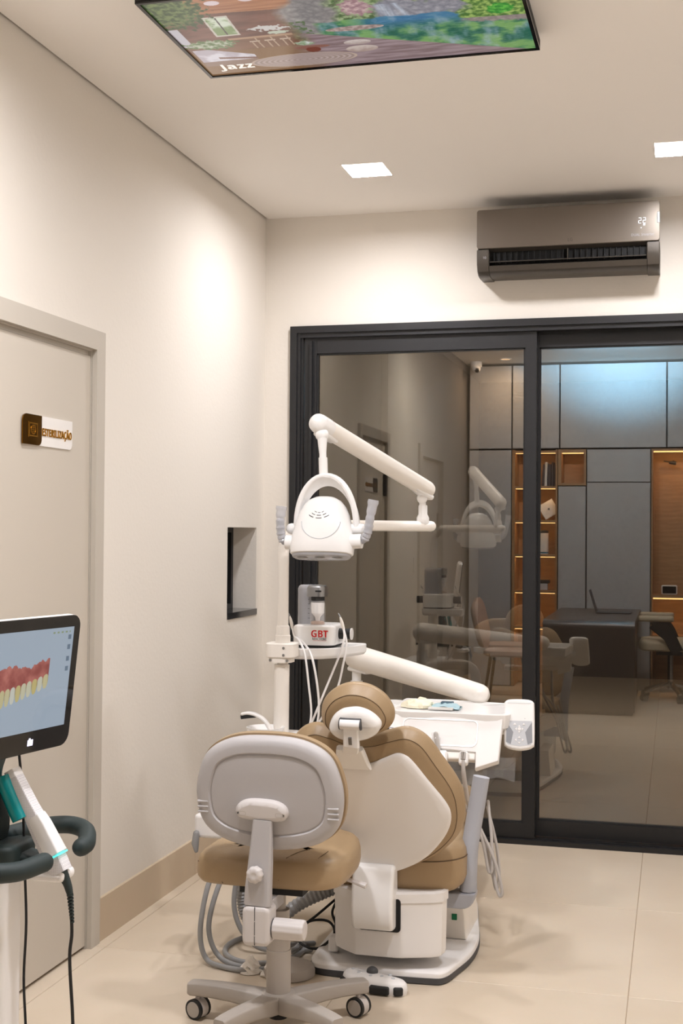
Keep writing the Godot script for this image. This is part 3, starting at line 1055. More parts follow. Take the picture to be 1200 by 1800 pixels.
func dental_chair() -> void:
	var X := 1.022
	var t := thing("dental_chair", "brown vinyl dental chair with a white back shell on a white floor base", "dental chair", Vector3(1.04, 0, 1.5))
	var plan := Transform3D(Basis(Vector3.RIGHT, Vector3.BACK, Vector3.UP), Vector3.ZERO)   # outline (x, z), height y; mirrored basis
	# base plate
	var o := sp2([Vector2(0.797, 1.85), Vector2(0.808, 1.935), Vector2(0.85, 1.978), Vector2(1.0, 1.983), Vector2(1.20, 1.975), Vector2(1.258, 1.955), Vector2(1.286, 1.86), Vector2(1.312, 1.72), Vector2(1.312, 1.55), Vector2(1.28, 1.35), Vector2(1.235, 1.1), Vector2(1.19, 1.03), Vector2(1.0, 1.0), Vector2(0.86, 1.05), Vector2(0.82, 1.3), Vector2(0.795, 1.6)], 5)
	var m := MB.new()
	m.prism(o, [Vector2(0.004, 0), Vector2(0, 0.004), Vector2(0, 0.022)], plan)
	part(m, "base_edge", M.dark_grey, t)
	m = MB.new()
	m.prism(o, [Vector2(0.002, 0.022), Vector2(0.002, 0.034), Vector2(0.007, 0.040), Vector2(0.02, 0.0425)], plan)
	part(m, "base_plate", M.white_satin, t)
	m = MB.new()
	m.box(Vector3(0.93, 0.042, 1.25), Vector3(1.19, 0.09, 1.82))
	part(m, "pedestal", M.dark_grey, t, 20.0)
	# lower body cover
	m = MB.new()
	var bo := PackedVector2Array([Vector2(0.880, 1.90), Vector2(0.886, 1.93), Vector2(0.905, 1.95), Vector2(0.962, 1.995), Vector2(0.978, 2.0), Vector2(1.105, 2.0), Vector2(1.125, 1.996), Vector2(1.222, 1.962), Vector2(1.248, 1.94), Vector2(1.256, 1.90), Vector2(1.235, 1.85), Vector2(1.165, 1.79), Vector2(1.16, 1.30), Vector2(0.900, 1.30), Vector2(0.885, 1.80)])
	m.prism(bo, [Vector2(0.012, 0.082), Vector2(0.006, 0.086), Vector2(0.003, 0.10), Vector2(0.0, 0.262), Vector2(-0.004, 0.262), Vector2(-0.004, 0.29), Vector2(0.004, 0.296)], plan)
	var body := part(m, "body_cover", M.white_satin, t, 32.0)
	m = MB.new()
	m.rbox(Vector3(1.053, 0.222, 2.0005), Vector3(0.140, 0.108, 0.006), 0.002, 0.012)
	part(m, "lift_slot", M.void, body, 20.0)
	m = MB.new()
	var lo := sp([Vector2(1.97, 0.384), Vector2(2.028, 0.384), Vector2(2.050, 0.34), Vector2(2.062, 0.285), Vector2(2.063, 0.23), Vector2(2.050, 0.19), Vector2(2.02, 0.178), Vector2(1.97, 0.177)], 5, false)
	m.prism(PackedVector2Array(lo), MB.rp(0.136, 0.012, 3), Transform3D(Basis(Vector3(0, 0, 1), Vector3.UP, Vector3(-1, 0, 0)), Vector3(1.108, 0, 0)))
	part(m, "lift_cover", M.white_gloss, t)
	# seat
	var so := sp2(mir([Vector2(0, 1.965), Vector2(0.12, 1.96), Vector2(0.21, 1.938), Vector2(0.268, 1.885), Vector2(0.286, 1.80), Vector2(0.255, 1.62), Vector2(0.205, 1.38), Vector2(0.18, 1.22), Vector2(0.14, 1.13), Vector2(0, 1.11)], X), 5)
	m = MB.new()
	m.prism(so, [Vector2(0.07, 0.272), Vector2(0.03, 0.279), Vector2(0.01, 0.297), Vector2(0.0, 0.325), Vector2(0.0, 0.385), Vector2(0.004, 0.412), Vector2(0.018, 0.432), Vector2(0.05, 0.443), Vector2(0.10, 0.442)], plan)
	var seat := part(m, "seat", M.vinyl, t, 60.0)
	m = MB.new()
	ring_tube(m, inset(so, 0.0005), plan, 0.388, 0.0022)
	part(m, "piping", M.seam, seat)
	# leg rest
	var lg := sp2(mir([Vector2(0, 1.16), Vector2(0.11, 1.15), Vector2(0.15, 1.08), Vector2(0.145, 0.8), Vector2(0.13, 0.56), Vector2(0.09, 0.47), Vector2(0, 0.45)], X), 5)
	m = MB.new()
	m.prism(lg, [Vector2(0.04, 0.235), Vector2(0.008, 0.245), Vector2(0, 0.28), Vector2(0.002, 0.325), Vector2(0.02, 0.355), Vector2(0.05, 0.362)], plan)
	part(m, "leg_rest", M.vinyl, t, 60.0)
	# backrest
	var T := 0.3805
	var bx := Transform3D(Basis(Vector3.RIGHT, Vector3(0, cos(T), sin(T)), Vector3(0, -sin(T), cos(T))), Vector3(X, 0.39, 2.0))
	var co := sp2(both([Vector2(0, -0.058), Vector2(0.07, -0.054), Vector2(0.125, -0.036), Vector2(0.208, 0.012), Vector2(0.268, 0.069), Vector2(0.301, 0.125), Vector2(0.313, 0.199), Vector2(0.300, 0.284), Vector2(0.25, 0.376), Vector2(0.205, 0.446), Vector2(0.150, 0.474), Vector2(0.09, 0.461), Vector2(0.044, 0.444), Vector2(0, 0.438)]), 5)
	m = MB.new()
	m.prism(co, [Vector2(0.07, -0.078), Vector2(0.03, -0.075), Vector2(0.008, -0.066), Vector2(0, -0.054), Vector2(0.0, -0.045), Vector2(0.003, -0.034), Vector2(0.020, -0.011), Vector2(0.0225, -0.009), Vector2(0.034, -0.005), Vector2(0.06, 0.0)], bx)
	var back := part(m, "backrest", M.vinyl, t, 35.0)
	m = MB.new()
	ring_tube(m, inset(co, 0.0212), bx, -0.0095, 0.0012)
	part(m, "piping", M.seam, back)
	var sh := sp2(both([Vector2(0, -0.036), Vector2(0.075, -0.031), Vector2(0.149, 0.005), Vector2(0.203, 0.051), Vector2(0.256, 0.125), Vector2(0.276, 0.19), Vector2(0.262, 0.242), Vector2(0.211, 0.318), Vector2(0.169, 0.380), Vector2(0.145, 0.403), Vector2(0.118, 0.409), Vector2(0.076, 0.390), Vector2(0.035, 0.370), Vector2(0, 0.364)]), 5)
	m = MB.new()
	m.prism(sh, [Vector2(0.002, -0.004), Vector2(0.0, 0.004), Vector2(0.003, 0.008), Vector2(0.012, 0.0115), Vector2(0.03, 0.0135)], bx)
	part(m, "back_shell", M.white_satin, t)
	# headrest
	var hx := Transform3D(bx.basis, Vector3(1.022, 0.90, 2.25))
	var ht := hx * Transform3D(Basis(Vector3.BACK, 0.17), Vector3(0, 0, 0))   # the pad is turned a little in its plane
	var ho := sp2(both([Vector2(0, -0.102), Vector2(0.05, -0.099), Vector2(0.09, -0.082), Vector2(0.113, -0.052), Vector2(0.117, -0.018), Vector2(0.10, 0.028), Vector2(0.058, 0.066), Vector2(0, 0.081)]), 6)
	m = MB.new()
	m.prism(ho, [Vector2(0.05, -0.085), Vector2(0.02, -0.078), Vector2(0.004, -0.06), Vector2(0, -0.045), Vector2(0.002, -0.034), Vector2(0.020, -0.007), Vector2(0.023, -0.004), Vector2(0.035, 0.001), Vector2(0.05, 0.003)], ht)
	var head := part(m, "headrest", M.vinyl, t, 35.0)
	m = MB.new()
	ring_tube(m, inset(ho, 0.0215), ht, -0.0045, 0.0011)
	part(m, "piping", M.seam, head)
	var hs := sp2(both([Vector2(0, -0.090), Vector2(0.03, -0.087), Vector2(0.062, -0.073), Vector2(0.082, -0.048), Vector2(0.080, -0.025), Vector2(0.058, 0.004), Vector2(0.028, 0.021), Vector2(0, 0.024)]), 6)
	m = MB.new()
	m.prism(hs, [Vector2(0, 0.002), Vector2(0.001, 0.012), Vector2(0.006, 0.022), Vector2(0.016, 0.029), Vector2(0.03, 0.032)], ht)
	part(m, "headrest_shell", M.white_gloss, t, 60.0)
	m = MB.new()
	m.tube([hx * Vector3(-0.031, -0.018, 0.036), hx * Vector3(0.031, -0.018, 0.036)], 0.0165, 18)
	var hinge := part(m, "hinge", M.white_gloss, t)
	m = MB.new()
	for s in [-1, 1]: m.tube([hx * Vector3(0.031 * s, -0.018, 0.036), hx * Vector3(0.034 * s, -0.018, 0.036)], 0.0175, 18)
	m.box(Vector3(-0.033, -0.004, 0.028), Vector3(0.033, 0.0, 0.037), hx)
	part(m, "hinge_ring", M.dark_grey, hinge)
	m = MB.new()
	var pa := hx * Vector3(0, -0.03, 0.04)
	var pb := hx * Vector3(0, -0.085, 0.045)
	var pc := Vector3(1.004, 0.775, 2.205)
	var pd := Vector3(1.003, 0.742, 2.172)
	var pe := Vector3(1.003, 0.716, 2.157)
	m.ribbon([pa, pb, pc], [0.046, 0.05, 0.05], [0.014, 0.018, 0.016], Vector3.RIGHT)
	part(m, "neck_bracket", M.white_gloss, t, 30.0)
	m = MB.new()
	m.ribbon(sp([pc + Vector3(0, 0.012, 0.006), pd, pe], 4), [0.084, 0.090, 0.094, 0.098, 0.102, 0.106, 0.110, 0.114, 0.116], [0.02, 0.022, 0.022, 0.022, 0.021, 0.02, 0.018, 0.016, 0.012], Vector3.RIGHT)
	part(m, "neck_socket", M.white_gloss, t, 30.0)
	m = MB.new()
	m.box(Vector3(-0.006, -0.078, 0.05), Vector3(0.004, -0.054, 0.0560), hx)
	part(m, "clamp_pin", M.steel, t, 20.0)
	# right armrest
	m = MB.new()
	var ap := sp([Vector3(1.347, 0.638, 1.77), Vector3(1.335, 0.56, 1.77), Vector3(1.321, 0.47, 1.775), Vector3(1.312, 0.40, 1.785), Vector3(1.309, 0.33, 1.79), Vector3(1.308, 0.262, 1.79)], 4)
	var aw := []
	var at := []
	for i in ap.size():
		aw.append(0.054)
		at.append(0.036 + 0.024 * minf(1.0, i / 12.0))
	m.ribbon(ap, aw, at, Vector3.RIGHT, 0.3)
	var arm := part(m, "armrest", M.arm_grey, t, 50.0)
	m = MB.new()
	var fo := PackedVector2Array([Vector2(1.19, 0.258), Vector2(1.335, 0.26)])
	for k in 7: fo.append(Vector2(1.335 - 0.045 + cos(PI / 2 * k / 6) * 0.045, 0.208 + 0.045 - sin(PI / 2 * k / 6) * 0.045))
	fo.append(Vector2(1.19, 0.208))
	m.prism(fo, MB.rp(0.075, 0.006, 2), Transform3D(Basis(), Vector3(0, 0, 1.755)))
	part(m, "armrest_foot", M.arm_grey, arm, 35.0)
	# power box with green switch on the base plate
	m = MB.new()
	var po := PackedVector2Array([Vector2(1.196, 0.043), Vector2(1.275, 0.043), Vector2(1.262, 0.19), Vector2(1.206, 0.19)])
	m.prism(po, MB.rp(0.28, 0.006, 2), Transform3D(Basis(), Vector3(0, 0, 1.34)))
	var pw := part(m, "power_box", M.white_warm, t, 35.0)
	m = MB.new()
	m.rbox(Vector3(1.234, 0.120, 0.281), Vector3(0.018, 0.021, 0.006), 0.001, 0.001, Transform3D(Basis(), Vector3(0, 0, 1.34)))
	part(m, "rocker_switch", M.green_switch, pw, 20.0)
	# water valve block at the left of the base
	m = MB.new()
	m.rbox(Vector3(0.868, 0.072, 1.86), Vector3(0.034, 0.05, 0.05), 0.008)
	part(m, "hose_connector", M.white_satin, t)
	# corrugated conduit and black leads gathered beside the body
	m = MB.new()
	var cp := sp([Vector3(0.51, 0.345, 1.64), Vector3(0.516, 0.25, 1.77), Vector3(0.524, 0.16, 1.80), Vector3(0.55, 0.10, 1.80), Vector3(0.615, 0.085, 1.80), Vector3(0.714, 0.165, 1.79), Vector3(0.815, 0.215, 1.76), Vector3(0.885, 0.235, 1.70)], 16)
	var cr := []
	for i in cp.size(): cr.append(0.024 if i % 2 == 0 else 0.0205)
	m.tube(cp, cr, 14)
	part(m, "corrugated_hose", M.hose_grey, t, 30.0)

# a right half in plan (x offset, z) made whole about x = c
func mir(half: Array, c: float) -> Array:
	var o := []
	for p in half: o.append(Vector2(c + p.x, p.y))
	for i in range(half.size() - 1, -1, -1):
		if absf(half[i].x) > 0.001: o.append(Vector2(c - half[i].x, half[i].y))
	return o


# ------------------------------------------------------------------ cuspidor body, pole and shelf
const PX := 0.567
const PZ := 1.5

func cuspidor_and_pole() -> void:
	var t := thing("cuspidor_unit", "white cuspidor unit with an arched water spout behind the grey stool", "cuspidor", Vector3(0.52, 0.32, 1.5))
	var m := MB.new()
	m.prism(MB.rrect(0.27, 0.30, 0.05, 5), MB.rp(0.38, 0.02, 3), Transform3D(Basis(Vector3.RIGHT, Vector3.BACK, Vector3.UP), Vector3(0.535, 0.32, 1.5)))
	part(m, "body", M.white_satin, t)
	m = MB.new()
	m.box(Vector3(0.62, 0.25, 1.42), Vector3(0.885, 0.335, 1.58))
	part(m, "support_arm", M.white_satin, t, 20.0)
	m = MB.new()
	m.lathe([Vector2(0.04, 0.70), Vector2(0.055, 0.705), Vector2(0.068, 0.73), Vector2(0.07, 0.738), Vector2(0.066, 0.738), Vector2(0.05, 0.715), Vector2(0.02, 0.708)], Transform3D(Basis(), Vector3(0.525, 0.0, 1.57)), 24)
	part(m, "bowl", M.white_gloss, t)
	m = MB.new()
	var pth := sp([Vector3(0.565, 0.70, 1.6), Vector3(0.552, 0.735, 1.6), Vector3(0.53, 0.766, 1.6), Vector3(0.50, 0.784, 1.6), Vector3(0.47, 0.790, 1.6), Vector3(0.446, 0.786, 1.6)], 4)
	var w := []
	var th := []
	for i in pth.size():
		w.append(0.022 + 0.012 * i / pth.size()); th.append(0.010)
	m.ribbon(pth, w, th, Vector3.BACK)
	var spout := part(m, "spout", M.white_gloss, t, 50.0)
	m = MB.new()
	m.ribbon([Vector3(0.500, 0.778, 1.6), Vector3(0.47, 0.779, 1.6), Vector3(0.444, 0.776, 1.6)], [0.022, 0.028, 0.03], [0.004, 0.014, 0.016], Vector3.BACK)
	part(m, "spout_tip", M.black_rubber, spout, 30.0)
	# assistant console reaching out to the left
	m = MB.new()
	m.rbox(Vector3(0.375, 0.385, 1.63), Vector3(0.17, 0.085, 0.09), 0.012)
	part(m, "assistant_console", M.white_satin, t)
	m = MB.new()
	m.tube([Vector3(0.302, 0.36, 1.68), Vector3(0.300, 0.325, 1.685), Vector3(0.304, 0.30, 1.685)], [0.012, 0.014, 0.008], 12, true)
	part(m, "suction_tip", M.hose_grey, t)

	var p := thing("equipment_pole", "white upright pole that bends over into a horizontal arm beside the corner of the room", "pole", Vector3(PX, 0.7, PZ))
	m = MB.new()
	m.tube([Vector3(PX - 0.004, 0.70, PZ), Vector3(PX - 0.003, 0.96, PZ)], 0.0285, 24)
	part(m, "lower_tube", M.white_warm, p)
	m = MB.new()
	m.lathe([Vector2(0.026, 1.03), Vector2(0.028, 1.045), Vector2(0.028, 1.068), Vector2(0.026, 1.07), Vector2(0.0245, 1.10), Vector2(0.022, 1.105)], Transform3D(Basis(), Vector3(PX, 0, PZ)), 24)
	part(m, "sleeve", M.white_warm, p)
	m = MB.new()
	# the bend into the bar, towards the bar's end
	var be := Vector3(1.03, 1.477, 1.055)
	var dir := (Vector3(be.x, 0, be.z) - Vector3(PX, 0, PZ)).normalized()
	var path := [Vector3(PX, 0.96, PZ), Vector3(PX, 1.2, PZ), Vector3(PX, 1.37, PZ)]
	for k in range(1, 9):
		var a := PI / 2 * k / 8
		path.append(Vector3(PX, 1.37, PZ) + dir * 0.107 * (1 - cos(a)) + Vector3(0, 0.107 * sin(a), 0))
	path.append(be)
	m.tube(path, 0.0205, 20)
	part(m, "bent_tube", M.white_warm, p)
	m = MB.new()
	m.tube([be - dir * 0.004, be + dir * 0.008], 0.0208, 20, true)
	part(m, "end_cap", M.white_warm, p)
	m = MB.new()
	m.lathe([Vector2(0.012, 1.482), Vector2(0.022, 1.484), Vector2(0.025, 1.492), Vector2(0.025, 1.51), Vector2(0.018, 1.524), Vector2(0.018, 1.556), Vector2(0.016, 1.56)], Transform3D(Basis(), Vector3(be.x - dir.x * 0.03, 0, be.z - dir.z * 0.03)), 8)
	part(m, "swivel_socket", M.white_gloss, p, 30.0)

	var s := thing("instrument_shelf", "small white shelf clamped round the upright pole", "shelf", Vector3(PX, 0.97, PZ))
	m = MB.new()
	m.prism(MB.rrect(0.112, 0.10, 0.03, 5), [Vector2(0.003, 0), Vector2(0, 0.003), Vector2(0, 0.05), Vector2(0.003, 0.053)], Transform3D(Basis(Vector3.RIGHT, Vector3.BACK, Vector3.UP), Vector3(PX - 0.002, 0.988, PZ)))
	part(m, "clamp", M.white_warm, s, 35.0)
	m = MB.new()
	m.prism(MB.rrect(0.088, 0.09, 0.03, 5), [Vector2(0, 0), Vector2(0, 0.018)], Transform3D(Basis(Vector3.RIGHT, Vector3.BACK, Vector3.UP), Vector3(PX - 0.004, 0.970, PZ)))
	part(m, "clamp_ring", M.white_warm, s, 35.0)
	for q in [Vector3(PX + 0.018, 1.025, PZ + 0.051), Vector3(PX + 0.018, 0.999, PZ + 0.051), Vector3(PX - 0.034, 0.979, PZ + 0.046), Vector3(PX + 0.03, 0.979, PZ + 0.046)]:
		m = MB.new()
		m.tube([q - Vector3(0, 0, 0.004), q + Vector3(0, 0, 0.0006)], 0.005, 10)
		part(m, "screw", M.steel, s)
	m = MB.new()
	var o := sp2([Vector2(0.60, 1.455), Vector2(0.64, 1.45), Vector2(0.70, 1.42), Vector2(0.755, 1.345), Vector2(0.80, 1.20), Vector2(0.802, 1.155), Vector2(0.78, 1.135), Vector2(0.70, 1.13), Vector2(0.60, 1.14), Vector2(0.565, 1.16), Vector2(0.555, 1.24), Vector2(0.56, 1.40), Vector2(0.575, 1.44)], 5)
	m.prism(o, [Vector2(0.01, 0.976), Vector2(0.002, 0.984), Vector2(0, 0.992), Vector2(0, 1.014), Vector2(0.002, 1.016), Vector2(0.012, 1.012)], Transform3D(Basis(Vector3.RIGHT, Vector3.BACK, Vector3.UP), Vector3.ZERO))
	part(m, "shelf_board", M.white_gloss, s, 35.0)


# ------------------------------------------------------------------ operating lamp
func operating_lamp() -> void:
	var t := thing("operating_lamp", "white dental operating lamp with a thick angled arm and sleeved grey handles", "dental lamp", Vector3(0.79, 1.35, 1.76))
	var A := Vector3(0.768, 1.828, 1.74)
	var B := Vector3(1.024, 1.622, 1.075)
	var dir := (B - A).normalized()
	var m := MB.new()
	m.tube([A, A.lerp(B, 0.5), B], 0.0335, 28, true)
	part(m, "spring_arm", M.white_warm, t)
	m = MB.new()
	m.tube([A - dir * 0.004, A + dir * 0.045], 0.0352, 28, true)
	m.ribbon([A + dir * 0.0 + Vector3(0, -0.03, 0), A + dir * 0.09 + Vector3(0, -0.03, 0)], [0.05, 0.036], [0.022, 0.014], dir.cross(Vector3.UP), 0.3)
	part(m, "arm_cover", M.white_gloss, t, 50.0)
	m = MB.new()
	m.ribbon([B - dir * 0.10 + Vector3(0, -0.026, 0), B + dir * 0.012 + Vector3(0, -0.028, 0)], [0.036, 0.05], [0.014, 0.022], dir.cross(Vector3.UP), 0.3)
	part(m, "arm_cover", M.white_gloss, t, 50.0)
	m = MB.new()
	m.ball(Vector3(1.008, 1.586, 1.09), Vector3(0.021, 0.021, 0.021), 10)
	m.tube([Vector3(1.008, 1.558, 1.078), Vector3(1.008, 1.58, 1.085)], 0.0135, 16)
	part(m, "ball_joint", M.white_gloss, t)
	# stem and yoke
	var S := Vector3(0.787, 0, 1.752)
	m = MB.new()
	m.ball(Vector3(0.779, 1.79, 1.745), Vector3(0.024, 0.024, 0.024), 10)
	m.tube([Vector3(0.781, 1.78, 1.748), Vector3(0.784, 1.725, S.z)], [0.018, 0.0125], 18)
	m.tube([Vector3(0.784, 1.735, S.z), Vector3(0.785, 1.705, S.z)], 0.0125, 18)
	m.tube([Vector3(0.785, 1.71, S.z), Vector3(0.788, 1.64, S.z)], 0.0155, 18)
	part(m, "stem", M.white_gloss, t)
	m = MB.new()
	var c := Vector3(0.801, 1.462, S.z)
	var pth := []
	var w := []
	var th := []
	for k in 25:
		var a := PI * k / 24
		pth.append(c + Vector3(-cos(a) * 0.107, sin(a) * 0.172, 0))
		w.append(0.034 + 0.026 * sin(a)); th.append(0.020)
	m.ribbon(pth, w, th, Vector3(0, 0.6, 0.8), 0.28)
	part(m, "yoke", M.white_gloss, t, 45.0)
	# head: oval sections from the lens up to the domed top, tilted
	var phi := 0.26
	var hx := Transform3D(Basis(Vector3.RIGHT, Vector3(0, cos(phi), -sin(phi)), Vector3(0, sin(phi), cos(phi))), Vector3(0.793, 1.372, 1.79))
	var rings := []
	for q in [[0.0, 0.112, 0.046], [0.004, 0.117, 0.050], [0.03, 0.119, 0.058], [0.07, 0.113, 0.062], [0.11, 0.103, 0.062], [0.145, 0.092, 0.059], [0.172, 0.078, 0.053], [0.19, 0.062, 0.044], [0.202, 0.040, 0.030], [0.207, 0.018, 0.013]]:
		var r := PackedVector3Array()
		for k in 40:
			var a := TAU * k / 40
			var cx := cos(a)
			var cz := sin(a)
			r.append(hx * Vector3(signf(cx) * pow(absf(cx), 0.75) * q[1] * 0.95, q[0], signf(cz) * pow(absf(cz), 0.75) * q[2]))
		rings.append(r)
	m = MB.new()
	m.loft(rings)
	var head := part(m, "lamp_head", M.white_gloss, t, 60.0)
	m = MB.new()
	rings = []
	for q in [[0.0, 0.110, 0.044], [-0.008, 0.108, 0.042], [-0.012, 0.10, 0.037]]:
		var r := PackedVector3Array()
		for k in 40:
			var a := TAU * k / 40
			r.append(hx * Vector3(signf(cos(a)) * pow(absf(cos(a)), 0.75) * q[1] * 0.95, q[0], signf(sin(a)) * pow(absf(sin(a)), 0.75) * q[2]))
		rings.append(r)
	m.loft(rings)
	var lens := part(m, "lens", M.sleeve_film, head, 60.0)
	m = MB.new()
	for s in [-1, 0, 1]:
		m.ball(hx * Vector3(0.062 * s, -0.010, 0.012), Vector3(0.022, 0.006, 0.014), 8)
	part(m, "reflector", M.steel, lens)
	# oval front plate line and vent slots on the head's front
	var front := func(x: float, y: float, lift: float) -> Vector3:
		var f: float = clampf(1.0 - pow(absf(x) / (0.119 - maxf(0.0, y - 0.05) * 0.22), 2.67), 0.0, 1.0)
		var dz: float = 0.062 if y < 0.12 else 0.062 - (y - 0.12) * 0.16
		if y < 0.07: dz = 0.058 + (y - 0.03) * 0.1
		return hx * Vector3(x, y, dz * pow(f, 0.375) + lift)
	m = MB.new()
	var line := []
	for k in 25:
		var a := PI + PI * k / 24
		line.append(front.call(cos(a) * 0.068 + 0.004, 0.105 + sin(a) * 0.062, -0.0004))
	m.tube(line, 0.0016, 6)
	part(m, "plate_edge", M.grey_pale, head)
	m = MB.new()
	for r in 3:
		for s in [-1, 0, 1]:
			var seg := []
			for k in 4:
				var a: float = -PI / 2 + s * 0.62 + (k / 3.0 - 0.5) * 0.42
				var rr: float = 0.017 + r * 0.010
				seg.append(front.call(-0.003 + cos(a) * rr * 1.3, 0.152 + sin(a) * rr, 0.0002))
			m.tube(seg, 0.0011, 5)
	part(m, "vent_slot", M.void, head)
	# pivots, handle hubs, handles, plastic sleeves
	for q in [["pivot", Vector3(0.672, 1.462, S.z), Vector3(0.712, 1.462, S.z), 0.019], ["pivot", Vector3(0.888, 1.462, S.z), Vector3(0.928, 1.462, S.z), 0.019], ["handle_hub", Vector3(0.664, 1.415, 1.785), Vector3(0.72, 1.413, 1.785), 0.025], ["handle_hub", Vector3(0.868, 1.418, 1.785), Vector3(0.934, 1.421, 1.785), 0.025]]:
		m = MB.new()
		m.tube([q[1], q[2]], q[3], 20, q[0] == "pivot")
		part(m, q[0], M.white_gloss, t)
	var hl := [Vector3(0.668, 1.414, 1.785), Vector3(0.655, 1.418, 1.79), Vector3(0.648, 1.445, 1.795), Vector3(0.647, 1.49, 1.80), Vector3(0.651, 1.54, 1.80)]
	var hr := [Vector3(0.930, 1.42, 1.785), Vector3(0.945, 1.427, 1.79), Vector3(0.957, 1.452, 1.795), Vector3(0.966, 1.50, 1.80), Vector3(0.978, 1.562, 1.80)]
	for h in [hl, hr]:
		m = MB.new()
		m.tube(sp([h[0], h[1], h[2], h[3]], 5), 0.0105, 14, true)
		var g := part(m, "handle", M.arm_grey, t)
		m = MB.new()
		var path := sp([h[1], h[2], h[3], h[4]], 6)
		var rr := []
		for i in path.size(): rr.append(0.0150 + 0.0014 * sin(i * 2.3) + (0.004 * maxf(0.0, i - 13) / 5.0))
		m.tube(path, rr, 14)
		part(m, "plastic_sleeve", M.sleeve_film, g, 30.0)


# ------------------------------------------------------------------ delivery unit
func delivery_unit() -> void:
	var t := thing("delivery_unit", "white instrument delivery table with a keypad carried on a thick sloping arm", "dental unit", Vector3(1.15, 0.6, 1.3))
	var A := Vector3(0.652, 0.916, 0.70)
	var B := Vector3(1.245, 0.832, 1.13)
	var dir := (B - A).normalized()
	var m := MB.new()
	m.tube([A, A.lerp(B, 0.5), B], [0.052, 0.048, 0.040], 28, true)
	part(m, "spring_arm", M.white_warm, t)
	m = MB.new()
	m.ribbon([A + Vector3(0, -0.05, 0) - dir * 0.02, A + Vector3(0, -0.05, 0) + dir * 0.08], [0.07, 0.04], [0.02, 0.014], dir.cross(Vector3.UP), 0.3)
	m.tube([A + Vector3(0.0, -0.04, 0), A + Vector3(0.0, -0.10, 0)], 0.02, 18)
	m.tube([A + Vector3(0.0, -0.10, 0), A + Vector3(0.0, -0.17, 0)], 0.026, 18)
	part(m, "arm_joint", M.white_gloss, t)
	# lower arm: from the joint across and down to the chair body
	m = MB.new()
	var la := [A + Vector3(0, -0.19, 0), Vector3(0.78, 0.73, 0.86), Vector3(0.86, 0.72, 0.95), Vector3(0.90, 0.66, 1.0), Vector3(0.905, 0.5, 1.01), Vector3(0.905, 0.2, 1.05), Vector3(0.91, 0.045, 1.09)]
	m.tube(sp(la, 6), 0.027, 18, true)
	part(m, "lower_arm", M.white_warm, t)
	# table top
	m = MB.new()
	var plan := Transform3D(Basis(Vector3.RIGHT, Vector3.BACK, Vector3.UP), Vector3.ZERO)
	var o := sp2([Vector2(0.955, 1.15), Vector2(0.985, 1.125), Vector2(1.16, 1.13), Vector2(1.345, 1.16), Vector2(1.372, 1.18), Vector2(1.383, 1.32), Vector2(1.388, 1.465), Vector2(1.18, 1.47), Vector2(0.985, 1.465), Vector2(0.965, 1.30)], 5)
	m.prism(o, [Vector2(0.03, 0.735), Vector2(0.006, 0.755), Vector2(0, 0.79), Vector2(0, 0.802), Vector2(0.003, 0.806), Vector2(0.012, 0.803)], plan)
	part(m, "table_top", M.white_gloss, t, 35.0)
	# sloping front console
	var tl := -0.55
	var cx := Transform3D(Basis(Vector3.RIGHT, tl), Vector3(1.172, 0.743, 1.497))
	m = MB.new()
	var co := PackedVector2Array([Vector2(-0.192, 0.058), Vector2(-0.205, -0.015), Vector2(-0.19, -0.058), Vector2(0.118, -0.078), Vector2(0.122, -0.138), Vector2(0.203, -0.105), Vector2(0.208, 0.058)])
	m.prism(co, [Vector2(0.002, -0.03), Vector2(0, -0.006), Vector2(0.003, 0.0), Vector2(0.006, 0.0012)], cx)
	var cn := part(m, "front_console", M.white_satin, t, 35.0)
	m = MB.new()
	ring_tube(m, MB.rrect(0.27, 0.098, 0.02, 5), cx * Transform3D(Basis(), Vector3(-0.015, -0.008, 0)), 0.001, 0.0035)
	part(m, "silicone_rim", M.white_gloss, cn)
	m = MB.new()
	m.rbox(Vector3(-0.03, -0.088, -0.022), Vector3(0.3, 0.03, 0.03), 0.006, -1.0, cx)
	part(m, "holder_rail", M.white_warm, t)
	# side tray
	m = MB.new()
	m.prism(sp2([Vector2(0.865, 1.18), Vector2(0.93, 1.16), Vector2(0.975, 1.2), Vector2(0.98, 1.38), Vector2(0.93, 1.41), Vector2(0.868, 1.39), Vector2(0.85, 1.28)], 5), [Vector2(0.012, 0.768), Vector2(0.002, 0.774), Vector2(0, 0.79), Vector2(0, 0.80), Vector2(0.002, 0.802), Vector2(0.006, 0.798), Vector2(0.012, 0.785)], plan)
	part(m, "side_tray", M.white_gloss, t, 35.0)
	# keypad
	var kx := Transform3D(Basis(Vector3.UP, 0.12) * Basis(Vector3.RIGHT, -0.42), Vector3(1.432, 0.770, 1.425))
	m = MB.new()
	m.tube([Vector3(1.36, 0.74, 1.40), Vector3(1.41, 0.75, 1.405)], 0.018, 14)
	part(m, "keypad_arm", M.white_gloss, t)
	m = MB.new()
	var ko := PackedVector2Array()
	ko.append_array(PackedVector2Array(sp([Vector2(0.054, -0.065), Vector2(0.054, 0.06), Vector2(0.05, 0.08), Vector2(0.035, 0.088), Vector2(0, 0.09), Vector2(-0.035, 0.088), Vector2(-0.05, 0.08), Vector2(-0.054, 0.06), Vector2(-0.054, -0.065), Vector2(-0.048, -0.083), Vector2(-0.03, -0.092), Vector2(0, -0.096), Vector2(0.03, -0.092), Vector2(0.048, -0.083)], 4, true)))
	m.prism(ko, [Vector2(0.01, -0.022), Vector2(0, -0.014), Vector2(0, 0), Vector2(0.002, 0.004), Vector2(0.006, 0.006)], kx)
	var kp := part(m, "keypad", M.white_gloss, t, 40.0)
	m = MB.new()
